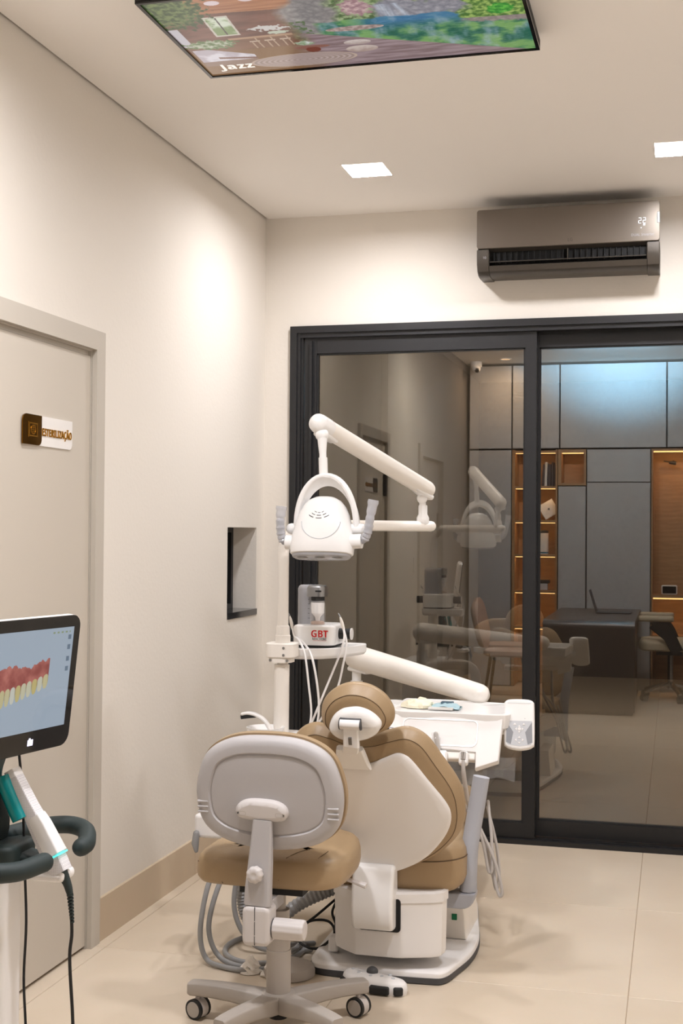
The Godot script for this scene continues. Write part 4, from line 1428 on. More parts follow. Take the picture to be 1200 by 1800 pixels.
	var g := PackedVector2Array([Vector2(-0.045, 0.008), Vector2(0.045, 0.008), Vector2(0.047, -0.07), Vector2(0.04, -0.079), Vector2(0.0, -0.085), Vector2(-0.04, -0.079), Vector2(-0.047, -0.07)])
	m.prism(g, [Vector2(0, 0.006), Vector2(0, 0.0068)], kx)
	part(m, "key_field", M.grey_pale, kp, 20.0)
	for s in [-1, 1]:
		m = MB.new()
		m.prism(PackedVector2Array([Vector2(0.045 * s, 0.004), Vector2(0.021 * s, -0.034), Vector2(0.03 * s, -0.078), Vector2(0.046 * s, -0.07)]), [Vector2(0, 0.0068), Vector2(0, 0.0074)], kx)
		part(m, "side_field", M.grey_mid, kp, 20.0)
	m = MB.new()
	var arrow := func(x: float, y: float, a: float, s: float):
		m.prism(PackedVector2Array([Vector2(-s, -s * 0.6), Vector2(s, -s * 0.6), Vector2(0, s * 0.7)]), [Vector2(0, 0.0068), Vector2(0.0005, 0.0086)], kx * Transform3D(Basis(Vector3.BACK, a), Vector3(x, y, 0)))
	for q in [[-0.016, -0.004, 0.0], [0.016, -0.004, 0.0], [0.0, -0.012, 0.0], [0.0, -0.033, PI], [-0.012, -0.022, PI / 2], [0.012, -0.022, -PI / 2], [0.0, -0.052, 0.0], [0.0, -0.073, PI], [-0.013, -0.062, PI / 2], [0.013, -0.062, -PI / 2]]:
		arrow.call(q[0], q[1], q[2], 0.006)
	m.lathe([Vector2(0.006, 0.0068), Vector2(0.006, 0.0084), Vector2(0.0045, 0.009)], kx * Transform3D(Basis(Vector3.RIGHT, PI / 2), Vector3(0, -0.022, 0)), 12)
	part(m, "key", M.white_satin, kp, 20.0)
	for q in [[-0.038, 0.016, -0.034, 0.018], [0.018, 0.016, 0.022, 0.018], [-0.042, 0.073, 0.042, 0.0742]]:
		m = MB.new()
		m.box(Vector3(q[0], q[1], 0.006), Vector3(q[2], q[3], 0.0067), kx)
		part(m, "indicator", M.grey_pale, kp, 20.0)
	# instrument holders, instruments and hoses
	for q in [[0.005, 0.0], [0.080, 0.006]]:
		m = MB.new()
		m.rbox(Vector3(q[0], -0.102, 0.0), Vector3(0.034, 0.05, 0.03), 0.01, -1.0, cx)
		part(m, "holder", M.white_gloss, t)
	m = MB.new()
	m.tube(sp([Vector3(1.148, 0.735, 1.53), Vector3(1.152, 0.715, 1.535), Vector3(1.160, 0.68, 1.54), Vector3(1.165, 0.63, 1.545), Vector3(1.182, 0.575, 1.54)], 5), 0.0085, 12, true)
	var syr := part(m, "syringe_handpiece", M.hose_light, t)
	m = MB.new()
	var fp := sp([Vector3(1.146, 0.742, 1.532), Vector3(1.152, 0.71, 1.537), Vector3(1.160, 0.66, 1.545), Vector3(1.172, 0.60, 1.545), Vector3(1.195, 0.54, 1.54)], 5)
	var fr := []
	for i in fp.size(): fr.append(0.0145 + 0.002 * sin(i * 1.9))
	m.tube(fp, fr, 12)
	part(m, "plastic_sleeve", M.clear_film, syr, 30.0)
	m = MB.new()
	var cc := cx * Vector3(0.080, -0.098, 0.018)
	m.tube([cc + Vector3(0, 0.012, -0.004), cc + Vector3(0.001, -0.012, 0.004)], 0.009, 14)
	var hp := part(m, "handpiece", M.chrome, t)
	m = MB.new()
	m.tube(sp([cc + Vector3(0.001, -0.012, 0.004), cc + Vector3(0.004, -0.06, 0.01), Vector3(1.262, 0.52, 1.53), Vector3(1.272, 0.46, 1.50)], 5), [0.006, 0.0065, 0.007, 0.007, 0.0075, 0.008, 0.008, 0.008, 0.008, 0.008, 0.0075, 0.007, 0.007, 0.007, 0.007, 0.007], 10)
	part(m, "sleeve", M.hose_light, hp)
	# hoses swinging below the table
	var runs := [
		[Vector3(1.175, 0.60, 1.50), Vector3(1.20, 0.53, 1.46), Vector3(1.255, 0.44, 1.42), Vector3(1.30, 0.36, 1.40), Vector3(1.335, 0.22, 1.40), Vector3(1.352, 0.17, 1.42), Vector3(1.362, 0.22, 1.42), Vector3(1.350, 0.32, 1.40), Vector3(1.31, 0.45, 1.36)],
		[Vector3(1.262, 0.48, 1.50), Vector3(1.285, 0.42, 1.48), Vector3(1.312, 0.34, 1.47), Vector3(1.328, 0.26, 1.47), Vector3(1.336, 0.242, 1.47), Vector3(1.344, 0.26, 1.47), Vector3(1.338, 0.36, 1.45), Vector3(1.318, 0.48, 1.40)],
		[Vector3(1.19, 0.56, 1.54), Vector3(1.22, 0.49, 1.52), Vector3(1.26, 0.455, 1.48), Vector3(1.295, 0.40, 1.46), Vector3(1.35, 0.29, 1.47), Vector3(1.38, 0.19, 1.48), Vector3(1.372, 0.165, 1.48), Vector3(1.352, 0.22, 1.46), Vector3(1.33, 0.36, 1.40)],
	]
	for r in runs:
		m = MB.new()
		m.tube(sp(r, 6), 0.0058, 10, true)
		part(m, "hose", M.hose_light, t)
	# wire at the left edge of the console
	m = MB.new()
	m.tube(sp([Vector3(0.965, 0.745, 1.50), Vector3(0.995, 0.746, 1.515), Vector3(1.03, 0.728, 1.535), Vector3(1.055, 0.70, 1.55)], 4), 0.0018, 6)
	part(m, "thin_lead", M.arm_grey, t)
	# protective film hanging in a loose skirt below the console
	m = MB.new()
	var rings := []
	var fl := []
	for i in 13:
		var x := 0.0 + 0.26 * i / 12.0
		var row := []
		for k in 5:
			var y: float = -0.085 - 0.022 * k - (0.02 * sin(i * 0.5) if k == 4 else 0.0)
			row.append(cx * Vector3(x, y, -0.012 - 0.006 * k + 0.005 * sin(i * 1.7 + k * 1.3)))
		fl.append(row)
	for i in 12:
		for k in 4:
			m.quad(fl[i][k], fl[i + 1][k], fl[i + 1][k + 1], fl[i][k + 1])
	part(m, "protective_film", M.clear_film, t, 60.0)

	# things lying on the table
	var rng := RandomNumberGenerator.new()
	rng.seed = 7
	var f := FastNoiseLite.new(); f.seed = 4; f.frequency = 26.0; f.fractal_octaves = 3
	m = MB.new()
	rings = []
	var ctr := Vector3(1.052, 0.806, 1.36)
	for k in range(0, 9):
		var a := PI / 2 * k / 8.6
		var ring := PackedVector3Array()
		for j in 26:
			var b := TAU * j / 26
			var p := Vector3(cos(b) * cos(a) * 0.066, sin(a) * 0.030, sin(b) * cos(a) * 0.052)
			var n := 1.0 + 0.35 * f.get_noise_3d(p.x, p.y, p.z)
			ring.append(ctr + Vector3(p.x * n, maxf(0.0, p.y * (1.0 + 0.6 * f.get_noise_3d(p.z, p.x, 1.0))), p.z * n))
		rings.append(ring)
	m.loft(rings)
	single(m, "latex_glove", M.latex, "crumpled cream latex glove on the white instrument table", "glove", ctr, "", 35.0)
	var sq := thing("mask_sachet", "pale blue sealed sachet lying beside the glove on the instrument table", "sachet", Vector3(1.155, 0.806, 1.36))
	m = MB.new()
	rings = []
	var gsz := 8
	var top := []
	for i in gsz + 1:
		var row := []
		for j in gsz + 1:
			var u := i / float(gsz) - 0.5
			var w2 := j / float(gsz) - 0.5
			var hgt := 0.003 + 0.024 * maxf(0.0, 1.0 - 2.6 * (u * u + w2 * w2)) * (0.75 + 0.5 * f.get_noise_2d(u * 0.12, w2 * 0.12))
			row.append(Vector3(1.155 + u * 0.11, 0.806 + hgt, 1.36 + w2 * 0.085 + u * 0.02))
		top.append(row)
	for i in gsz:
		for j in gsz: m.quad_out(top[i][j], top[i + 1][j], top[i + 1][j + 1], top[i][j + 1], Vector3.UP)
	m.box(Vector3(1.10, 0.806, 1.32), Vector3(1.21, 0.8085, 1.40))
	part(m, "wrapper", M.sachet_blue, sq, 30.0)
	m = MB.new()
	m.rbox(Vector3(1.16, 0.826, 1.362), Vector3(0.045, 0.008, 0.03), 0.003, -1.0)
	part(m, "folded_mask", M.sachet_dark, sq)
	m = MB.new()
	m.box(Vector3(1.10, 0.8066, 1.405), Vector3(1.19, 0.814, 1.425))
	single(m, "paper_strip", M.paper, "narrow white paper packet in front of the blue sachet", "packet", Vector3(1.145, 0.8066, 1.415), "", 20.0)


# ------------------------------------------------------------------ prophylaxis machine on the shelf
func prophylaxis_machine() -> void:
	var t := thing("prophylaxis_machine", "white tabletop machine lettered GBT MACHINE with clear bottles on the pole shelf", "dental machine", Vector3(0.64, 1.016, 1.28))
	var plan := Transform3D(Basis(Vector3.RIGHT, Vector3.BACK, Vector3.UP), Vector3.ZERO)
	var o := PackedVector2Array()
	for p in MB.rrect(0.168, 0.20, 0.045, 6): o.append(p + Vector2(0.642, 1.272))
	var m := MB.new()
	m.prism(o, [Vector2(0.006, 1.016), Vector2(0.004, 1.022)], plan)
	part(m, "rubber_foot", M.black_rubber, t)
	m = MB.new()
	m.prism(o, [Vector2(0.003, 1.022), Vector2(0, 1.026), Vector2(0, 1.086), Vector2(0.004, 1.094), Vector2(0.014, 1.098)], plan)
	part(m, "housing", M.white_gloss, t)
	var tf := Transform3D(Basis(), Vector3(0.672, 1.066, 1.3722))
	text("GBT", "lettering", M.red_print, t, 0.036, tf, 0.001, true)
	text("MACHINE", "lettering", M.black_print, t, 0.013, tf * Transform3D(Basis(), Vector3(0.0, -0.019, 0)), 0.001)
	m = MB.new()
	m.box(Vector3(0.647, 1.0405, 1.372), Vector3(0.699, 1.0412, 1.3733))
	part(m, "underline", M.red_print, t, 20.0)
	for s in [[0.560, 0.512], [0.724, 0.772]]:
		m = MB.new()
		m.tube([Vector3(s[0], 1.062, 1.28), Vector3(s[1], 1.062, 1.28)], 0.0205, 20)
		var h := part(m, "cord_holder", M.black_rubber, t)
		m = MB.new()
		m.tube([Vector3(s[1], 1.062, 1.28), Vector3(s[1] + signf(s[1] - s[0]) * 0.004, 1.062, 1.28)], 0.0225, 20)
		part(m, "holder_ring", M.white_gloss, h)
	# water tank and powder chamber
	m = MB.new()
	m.prism(MB.rrect(0.10, 0.075, 0.03, 5), [Vector2(0, 1.096), Vector2(0, 1.232), Vector2(0.004, 1.242), Vector2(0.012, 1.247)], Transform3D(plan.basis, Vector3(0.608, 0, 1.265)))
	part(m, "water_tank", M.sleeve_film, t)
	m = MB.new()
	m.prism(MB.rrect(0.086, 0.062, 0.026, 5), [Vector2(0, 1.099), Vector2(0, 1.225)], Transform3D(plan.basis, Vector3(0.606, 0, 1.265)))
	part(m, "tank_core", M.dark_grey, t)
	m = MB.new()
	for k in 6: m.box(Vector3(0.606, 1.12 + k * 0.018, 1.3028), Vector3(0.613, 1.1212 + k * 0.018, 1.3036))
	part(m, "level_mark", M.black_print, t, 20.0)
	m = MB.new()
	m.prism(MB.rrect(0.072, 0.08, 0.026, 5), [Vector2(0, 1.205), Vector2(0, 1.238), Vector2(0.006, 1.247)], Transform3D(plan.basis, Vector3(0.645, 0, 1.31)))
	var cap := part(m, "chamber_cap", M.steel, t)
	m = MB.new()
	m.box(Vector3(0.648, 1.223, 1.350), Vector3(0.672, 1.229, 1.3508))
	part(m, "nameplate", M.black_print, cap, 20.0)
	m = MB.new()
	m.lathe([Vector2(0.026, 1.190), Vector2(0.026, 1.206)], Transform3D(Basis(), Vector3(0.650, 0, 1.318)), 20)
	part(m, "seal", M.black_rubber, t)
	m = MB.new()
	m.lathe([Vector2(0.028, 1.098), Vector2(0.030, 1.102), Vector2(0.030, 1.174), Vector2(0.024, 1.188), Vector2(0.018, 1.19)], Transform3D(Basis(), Vector3(0.650, 0, 1.320)), 20)
	part(m, "powder_bottle", M.clear_glass, t)
	m = MB.new()
	m.lathe([Vector2(0.008, 1.112), Vector2(0.010, 1.126), Vector2(0.024, 1.142), Vector2(0.026, 1.182)], Transform3D(Basis(), Vector3(0.650, 0, 1.320)), 20)
	part(m, "powder_funnel", M.white_satin, t)
	m = MB.new()
	m.lathe([Vector2(0.026, 1.099), Vector2(0.026, 1.108), Vector2(0.02, 1.111)], Transform3D(Basis(), Vector3(0.650, 0, 1.320)), 20)
	part(m, "bottle_base", M.shell_pink, t)
	# two handpieces with white cords
	var hp := [[Vector3(0.536, 1.126, 1.31), Vector3(0.552, 1.080, 1.325)], [Vector3(0.736, 1.128, 1.31), Vector3(0.752, 1.085, 1.32)]]
	var cords := [
		[[Vector3(0.552, 1.080, 1.325), Vector3(0.570, 1.055, 1.36), Vector3(0.60, 1.042, 1.40), Vector3(0.640, 0.998, 1.46), Vector3(0.661, 0.894, 1.48), Vector3(0.674, 0.78, 1.485), Vector3(0.66, 0.70, 1.49)], [Vector3(0.552, 1.080, 1.325), Vector3(0.575, 1.052, 1.37), Vector3(0.621, 1.034, 1.41), Vector3(0.672, 0.978, 1.465), Vector3(0.698, 0.831, 1.47), Vector3(0.69, 0.73, 1.47), Vector3(0.66, 0.70, 1.47)]],
		[[Vector3(0.752, 1.085, 1.32), Vector3(0.762, 1.055, 1.345), Vector3(0.758, 1.01, 1.37), Vector3(0.738, 0.95, 1.385), Vector3(0.70, 0.84, 1.42), Vector3(0.665, 0.74, 1.45), Vector3(0.65, 0.70, 1.46)], [Vector3(0.752, 1.085, 1.32), Vector3(0.772, 1.03, 1.35), Vector3(0.768, 0.96, 1.38), Vector3(0.748, 0.86, 1.40), Vector3(0.70, 0.76, 1.43), Vector3(0.665, 0.70, 1.45)]],
	]
	for k in 2:
		m = MB.new()
		var a: Vector3 = hp[k][0]
		var b: Vector3 = hp[k][1]
		m.tube([a, a.lerp(b, 0.2), a.lerp(b, 0.5), a.lerp(b, 0.8), b], [0.003, 0.005, 0.0066, 0.0062, 0.0056], 14, true)
		var h := part(m, "handpiece", M.white_warm, t)
		m = MB.new()
		m.tube([a + (a - b).normalized() * 0.014 + Vector3(-0.003, 0.0, 0), a], [0.002, 0.0035], 8, true)
		part(m, "metal_tip", M.steel, h)
		for c in cords[k]:
			m = MB.new()
			m.tube(sp(c, 6), 0.0042, 10, true)
			part(m, "cord", M.white_satin, h)


# ------------------------------------------------------------------ dentist's stool
func stool() -> void:
	var t := thing("dentist_stool", "wheeled stool with a tan vinyl seat and a grey plastic back shell", "stool", Vector3(0.845, 0, 2.42))
	var plan := Transform3D(Basis(Vector3.RIGHT, Vector3.BACK, Vector3.UP), Vector3.ZERO)
	var C := Vector3(0.850, 0, 2.435)
	# base legs and casters
	var face := Vector3(0.3, 0, 0.954)
	var m := MB.new()
	m.lathe([Vector2(0.02, 0.028), Vector2(0.028, 0.03), Vector2(0.028, 0.06)], Transform3D(Basis(), C), 20)
	part(m, "pivot_cap", M.black_rubber, t)
	m = MB.new()
	m.lathe([Vector2(0.036, 0.058), Vector2(0.052, 0.062), Vector2(0.056, 0.085), Vector2(0.05, 0.102), Vector2(0.036, 0.106)], Transform3D(Basis(), C), 28)
	part(m, "hub", M.stool_base, t)
	for a in [36.0, 108.0, 180.0, 252.0, 324.0]:
		var d := face.rotated(Vector3.UP, deg_to_rad(a))
		var s := d.cross(Vector3.UP)
		m = MB.new()
		var p := []
		var w := []
		var th := []
		for q in [[0.03, 0.076, 0.070, 0.050], [0.08, 0.080, 0.060, 0.050], [0.14, 0.087, 0.052, 0.045], [0.20, 0.090, 0.048, 0.042], [0.25, 0.090, 0.046, 0.040], [0.272, 0.089, 0.044, 0.039], [0.279, 0.089, 0.038, 0.034]]:
			p.append(C + d * q[0] + Vector3(0, q[1], 0)); w.append(q[2]); th.append(q[3])
		m.ribbon(p, w, th, s, 0.16)
		part(m, "leg", M.stool_base, t, 50.0)
		# caster: stem, hood, twin wheels, turned the same way for all
		var k := C + d * 0.252
		var ax := Vector3(-0.34, 0, 0.94)
		var kc := k + ax * 0.006 + Vector3(0, 0.030, 0)
		m = MB.new()
		m.tube([k + Vector3(0, 0.05, 0), k + Vector3(0, 0.08, 0)], 0.007, 12)
		m.tube([kc - ax * 0.022, kc + ax * 0.005], 0.0292, 24)
		var cs := part(m, "caster", M.stool_light, t)
		for e in [[0.005, 0.015, 0.014, 0.0165], [-0.032, -0.022, -0.0335, -0.031]]:
			m = MB.new()
			m.tube([kc + ax * e[0], kc + ax * e[1]], 0.0298, 26)
			part(m, "wheel", M.black_rubber, cs)
			m = MB.new()
			m.tube([kc + ax * e[2], kc + ax * e[3]], 0.023, 24)
			part(m, "wheel_cap", M.stool_base, cs)
	# column
	m = MB.new()
	m.lathe([Vector2(0.036, 0.098), Vector2(0.036, 0.228), Vector2(0.0345, 0.229)], Transform3D(Basis(), C), 28)
	part(m, "column_cover", M.stool_base, t)
	m = MB.new()
	m.lathe([Vector2(0.034, 0.229), Vector2(0.034, 0.314), Vector2(0.0325, 0.316)], Transform3D(Basis(), C), 28)
	part(m, "column_cover", M.stool_base, t)
	m = MB.new()
	m.lathe([Vector2(0.031, 0.316), Vector2(0.031, 0.345), Vector2(0.02, 0.347), Vector2(0.02, 0.405)], Transform3D(Basis(), C), 28)
	part(m, "gas_spring", M.stool_base, t)
	m = MB.new()
	m.box(Vector3(0.75, 0.404, 2.25), Vector3(0.94, 0.421, 2.50))
	part(m, "seat_plate", M.black_rubber, t, 20.0)
	# seat
	var so := sp2([Vector2(0.585, 2.40), Vector2(0.60, 2.475), Vector2(0.66, 2.515), Vector2(0.83, 2.52), Vector2(0.99, 2.51), Vector2(1.05, 2.465), Vector2(1.068, 2.38), Vector2(1.06, 2.22), Vector2(1.02, 2.10), Vector2(0.92, 2.05), Vector2(0.74, 2.05), Vector2(0.63, 2.10), Vector2(0.592, 2.22)], 6)
	for i in so.size(): so[i].x = 0.822 + (so[i].x - 0.826) * 0.935
	m = MB.new()
	m.prism(so, [Vector2(0.03, 0.420), Vector2(0.010, 0.424), Vector2(0.002, 0.434), Vector2(0.0, 0.448), Vector2(0.001, 0.474), Vector2(0.006, 0.491), Vector2(0.018, 0.503), Vector2(0.04, 0.511), Vector2(0.07, 0.515), Vector2(0.12, 0.516)], plan)
	var seat := part(m, "seat", M.vinyl, t, 60.0)
	m = MB.new()
	# stitched seams and creases on the rear of the seat
	for q in [[Vector3(0.60, 0.478, 2.474), Vector3(0.63, 0.475, 2.494), Vector3(0.67, 0.462, 2.509), Vector3(0.70, 0.43, 2.517)], [Vector3(0.985, 0.472, 2.505), Vector3(1.02, 0.476, 2.486), Vector3(1.045, 0.486, 2.455), Vector3(1.055, 0.494, 2.40)], [Vector3(0.985, 0.472, 2.505), Vector3(0.99, 0.505, 2.48), Vector3(1.01, 0.519, 2.42)], [Vector3(0.895, 0.508, 2.488), Vector3(0.92, 0.517, 2.45), Vector3(0.95, 0.521, 2.42)], [Vector3(0.88, 0.45, 2.5185), Vector3(0.893, 0.475, 2.514), Vector3(0.91, 0.49, 2.503)]]:
		for i in q.size(): q[i].x = 0.822 + (q[i].x - 0.826) * 0.935
		m.tube(sp(q, 5), 0.0011, 6)
	part(m, "stitched_seam", M.seam, seat)
	m = MB.new()
	m.ribbon([Vector3(0.98, 0.412, 2.28), Vector3(1.03, 0.400, 2.28), Vector3(1.075, 0.388, 2.28)], [0.02, 0.022, 0.026], [0.006, 0.008, 0.014], Vector3.BACK, 0.3)
	part(m, "lift_lever", M.stool_light, t)
	# backrest shell, tilted
	var tl := 0.12
	var bx := Transform3D(Basis(Vector3.RIGHT, Vector3(0, cos(tl), sin(tl)), Vector3(0, -sin(tl), cos(tl))), Vector3(0.860, 0.54, 2.56))
	var bo := sp2(both([Vector2(0, 0.002), Vector2(0.085, 0.010), Vector2(0.158, 0.034), Vector2(0.207, 0.078), Vector2(0.225, 0.146), Vector2(0.219, 0.218), Vector2(0.185, 0.293), Vector2(0.108, 0.335), Vector2(0, 0.345)]), 7)
	for i in bo.size(): bo[i] = Vector2(bo[i].x * 0.965 - 0.004, bo[i].y * 0.962)
	m = MB.new()
	m.prism(bo, [Vector2(0.03, -0.046), Vector2(0.002, -0.040), Vector2(0, -0.03), Vector2(0, -0.018), Vector2(0.004, -0.008), Vector2(0.012, -0.001), Vector2(0.024, 0.003), Vector2(0.043, 0.003), Vector2(0.0455, -0.001), Vector2(0.048, -0.003), Vector2(0.0505, -0.001), Vector2(0.054, 0.0), Vector2(0.10, 0.0015)], bx)
	var sh := part(m, "back_shell", M.stool_plastic, t, 50.0)
	m = MB.new()
	for s in [-1, 1]:
		for k in 3:
			m.rbox(Vector3(0.193 * s - 0.004, 0.108 + 0.015 * k, 0.0), Vector3(0.034, 0.007, 0.010), 0.0034, -1.0, bx)
	part(m, "grip_ridge", M.stool_plastic, sh, 60.0)
	m = MB.new()
	var bc := inset(bo, -0.004)
	m.prism(bc, [Vector2(0.08, -0.098), Vector2(0.03, -0.092), Vector2(0.006, -0.078), Vector2(0, -0.062), Vector2(0.0, -0.040)], bx)
	part(m, "back_cushion", M.vinyl, t, 60.0)
	m = MB.new()
	m.prism(sp2([Vector2(-0.094, 0.122), Vector2(-0.086, 0.104), Vector2(-0.06, 0.097), Vector2(0, 0.094), Vector2(0.04, 0.097), Vector2(0.056, 0.106), Vector2(0.06, 0.124), Vector2(0.048, 0.143), Vector2(0.015, 0.155), Vector2(-0.05, 0.156), Vector2(-0.084, 0.143)], 5), [Vector2(0, -0.002), Vector2(0, 0.012), Vector2(0.005, 0.02), Vector2(0.014, 0.024)], bx)
	var br := part(m, "back_bracket", M.stool_light, t, 60.0)
	m = MB.new()
	for x in [-0.074, 0.040]:
		ring_tube(m, MB.rrect(0.026, 0.011, 0.004, 3), bx * Transform3D(Basis(), Vector3(x, 0.118, 0)), 0.0235, 0.0008)
	part(m, "plug_outline", M.stool_base, br)
	for x in [-0.084, 0.051]:
		m = MB.new()
		m.tube([bx * Vector3(x, 0.118, 0.022), bx * Vector3(x, 0.118, 0.0246)], 0.0018, 8)
		part(m, "screw", M.void, br)
	# post, knuckle, knobs
	m = MB.new()
	var pp := [bx * Vector3(-0.013, 0.10, 0.016), bx * Vector3(-0.015, 0.05, 0.022), Vector3(0.842, 0.52, 2.588), Vector3(0.838, 0.45, 2.592), Vector3(0.836, 0.40, 2.592)]
	m.ribbon(pp, [0.054, 0.060, 0.068, 0.074, 0.077], [0.02, 0.024, 0.03, 0.034, 0.036], Vector3.RIGHT, 0.2)
	var post := part(m, "post", M.stool_plastic, t, 40.0)
	m = MB.new()
	m.rbox(Vector3(0.836, 0.343, 2.578), Vector3(0.082, 0.112, 0.075), 0.012, 0.018)
	var kn := part(m, "knuckle", M.stool_light, t, 45.0)
	m = MB.new()
	for q in [[0.36, 0.398], [0.32, 0.357], [0.292, 0.317]]: m.box(Vector3(0.8335, q[0], 2.6135), Vector3(0.8350, q[1], 2.6164))
	part(m, "slit", M.void, kn, 20.0)
	m = MB.new()
	m.box(Vector3(0.805, 0.366, 2.44), Vector3(0.867, 0.404, 2.56))
	part(m, "seat_arm", M.stool_plastic, t, 20.0)
	m = MB.new()
	var rings := []
	for q in [[0.0, 0.0225], [0.010, 0.0235], [0.017, 0.0225], [0.022, 0.018], [0.023, 0.010], [0.0215, 0.007]]:
		var r := PackedVector3Array()
		for k in 36:
			var a := TAU * k / 36
			var rr: float = q[1] * (1.0 + (0.05 * cos(9.0 * a) if q[1] > 0.015 else 0.0))
			r.append(Vector3(0.834 + cos(a) * rr, 0.489 + sin(a) * rr, 2.607 + q[0]))
		rings.append(r)
	m.loft(rings)
	part(m, "knob", M.stool_light, t, 50.0)
	m = MB.new()
	rings = []
	for q in [[0.0, 0.0285], [0.003, 0.0295], [0.08, 0.0295], [0.088, 0.0275], [0.090, 0.024]]:
		var r := PackedVector3Array()
		for k in 48:
			var a := TAU * k / 48
			var rr: float = q[1] * (1.0 + 0.022 * cos(12.0 * a))
			r.append(Vector3(0.881 + q[0], 0.333 + cos(a) * rr, 2.578 + sin(a) * rr))
		rings.append(r)
	m.loft(rings)
	part(m, "tension_handle", M.stool_light, t, 50.0)
	m = MB.new()
	m.tube([Vector3(0.876, 0.333, 2.578), Vector3(0.882, 0.333, 2.578)], 0.026, 20)
	part(m, "handle_collar", M.dark_grey, t)


# ------------------------------------------------------------------ hoses, leads and litter on the floor
func floor_hoses() -> void:
	var runs := [
		["grey suction hose hanging nearest the baseboard and curving along the floor", [Vector3(0.46, 0.345, 1.62), Vector3(0.467, 0.31, 1.90), Vector3(0.456, 0.26, 1.97), Vector3(0.440, 0.15, 1.99), Vector3(0.440, 0.07, 1.99), Vector3(0.462, 0.02, 1.99), Vector3(0.51, 0.011, 2.01), Vector3(0.60, 0.011, 2.03), Vector3(0.67, 0.011, 2.00)]],
		["grey suction hose hanging beside the outermost hose with a tight bend at the floor", [Vector3(0.49, 0.345, 1.62), Vector3(0.50, 0.31, 1.88), Vector3(0.484, 0.25, 1.95), Vector3(0.462, 0.15, 1.97), Vector3(0.464, 0.08, 1.965), Vector3(0.492, 0.026, 1.96), Vector3(0.55, 0.011, 1.985), Vector3(0.63, 0.011, 2.005)]],
		["grey suction hose dropping between the outer hoses and the corrugated conduit", [Vector3(0.52, 0.345, 1.60), Vector3(0.525, 0.30, 1.82), Vector3(0.513, 0.22, 1.86), Vector3(0.515, 0.14, 1.86), Vector3(0.545, 0.07, 1.85), Vector3(0.60, 0.02, 1.83), Vector3(0.70, 0.011, 1.80), Vector3(0.76, 0.011, 1.77)]],
		["grey suction hose passing in front of the corrugated conduit behind the stool post", [Vector3(0.55, 0.345, 1.60), Vector3(0.566, 0.29, 1.80), Vector3(0.551, 0.20, 1.83), Vector3(0.556, 0.12, 1.83), Vector3(0.60, 0.05, 1.80), Vector3(0.66, 0.014, 1.75), Vector3(0.75, 0.011, 1.70)]],
	]
	for r in runs:
		var m := MB.new()
		m.tube(sp(r[1], 7), 0.0088, 12, true)
		single(m, "suction_hose", M.hose_grey, r[0], "hose", Vector3(0.55, 0.0, 1.95), "grey suction hoses beside the stool", 50.0)
	# coil lying on the floor
	var m := MB.new()
	var coil := []
	for k in 40:
		var a := -2.4 + TAU * 1.45 * k / 39.0
		var r := 0.165 - 0.018 * k / 39.0
		coil.append(Vector3(0.600 + cos(a) * r * 0.85, 0.011 + (0.019 if k > 26 else 0.0) * minf(1.0, (k - 26) / 4.0), 1.80 + sin(a) * r))
	m.tube(coil, 0.0092, 12, true)
	single(m, "coiled_hose", M.hose_grey, "grey hose lying in a loose coil on the floor behind the stool column", "hose", Vector3(0.615, 0, 1.86), "", 50.0)
	# crumpled clear wrap round the hoses
	m = MB.new()
	var f := FastNoiseLite.new(); f.seed = 12; f.frequency = 18.0
	for q in [[Vector3(0.625, 0.002, 2.015), Vector3(0.04, 0.055, 0.03)], [Vector3(0.695, 0.002, 2.03), Vector3(0.03, 0.05, 0.028)]]:
		var rings := []
		for k in 8:
			var h := k / 7.0
			var ring := PackedVector3Array()
			for j in 16:
				var b := TAU * j / 16
				var rr := (1.0 - 0.88 * h) * (1.0 + 0.9 * f.get_noise_3d(cos(b) * 0.1, h * 0.2, sin(b) * 0.1 + q[0].x))
				ring.append(q[0] + Vector3(cos(b) * rr * q[1].x, h * q[1].y, sin(b) * rr * q[1].z))
			rings.append(ring)
		m.loft(rings)
	single(m, "plastic_wrap", M.white_warm, "crumpled white plastic wrap tied round the hoses on the floor", "plastic wrap", Vector3(0.66, 0.0, 2.02), "", 30.0)
	# black leads between conduit and chair base
	var leads := [
		["black lead looping over the floor beside the white hose connector", [Vector3(0.70, 0.055, 1.72), Vector3(0.75, 0.10, 1.74), Vector3(0.82, 0.11, 1.76), Vector3(0.845, 0.075, 1.78), Vector3(0.80, 0.035, 1.82), Vector3(0.74, 0.045, 1.82), Vector3(0.72, 0.08, 1.80), Vector3(0.78, 0.13, 1.76), Vector3(0.86, 0.20, 1.72)]],
		["black lead bundle rising upright against the chair body", [Vector3(0.862, 0.10, 1.80), Vector3(0.86, 0.15, 1.78), Vector3(0.865, 0.20, 1.75), Vector3(0.87, 0.27, 1.72)]],
		["black lead hanging in a bow under the stool lever", [Vector3(0.74, 0.30, 1.72), Vector3(0.735, 0.24, 1.74), Vector3(0.77, 0.225, 1.76), Vector3(0.82, 0.24, 1.76), Vector3(0.85, 0.20, 1.76), Vector3(0.838, 0.15, 1.78), Vector3(0.855, 0.12, 1.80)]],
	]
	for r in leads:
		m = MB.new()
		m.tube(sp(r[1], 7), 0.0115 if "bundle" in r[0] else 0.0045, 10, true)
		single(m, "black_lead", M.black_rubber, r[0], "cable", r[1][0], "black leads beside the chair base", 50.0)


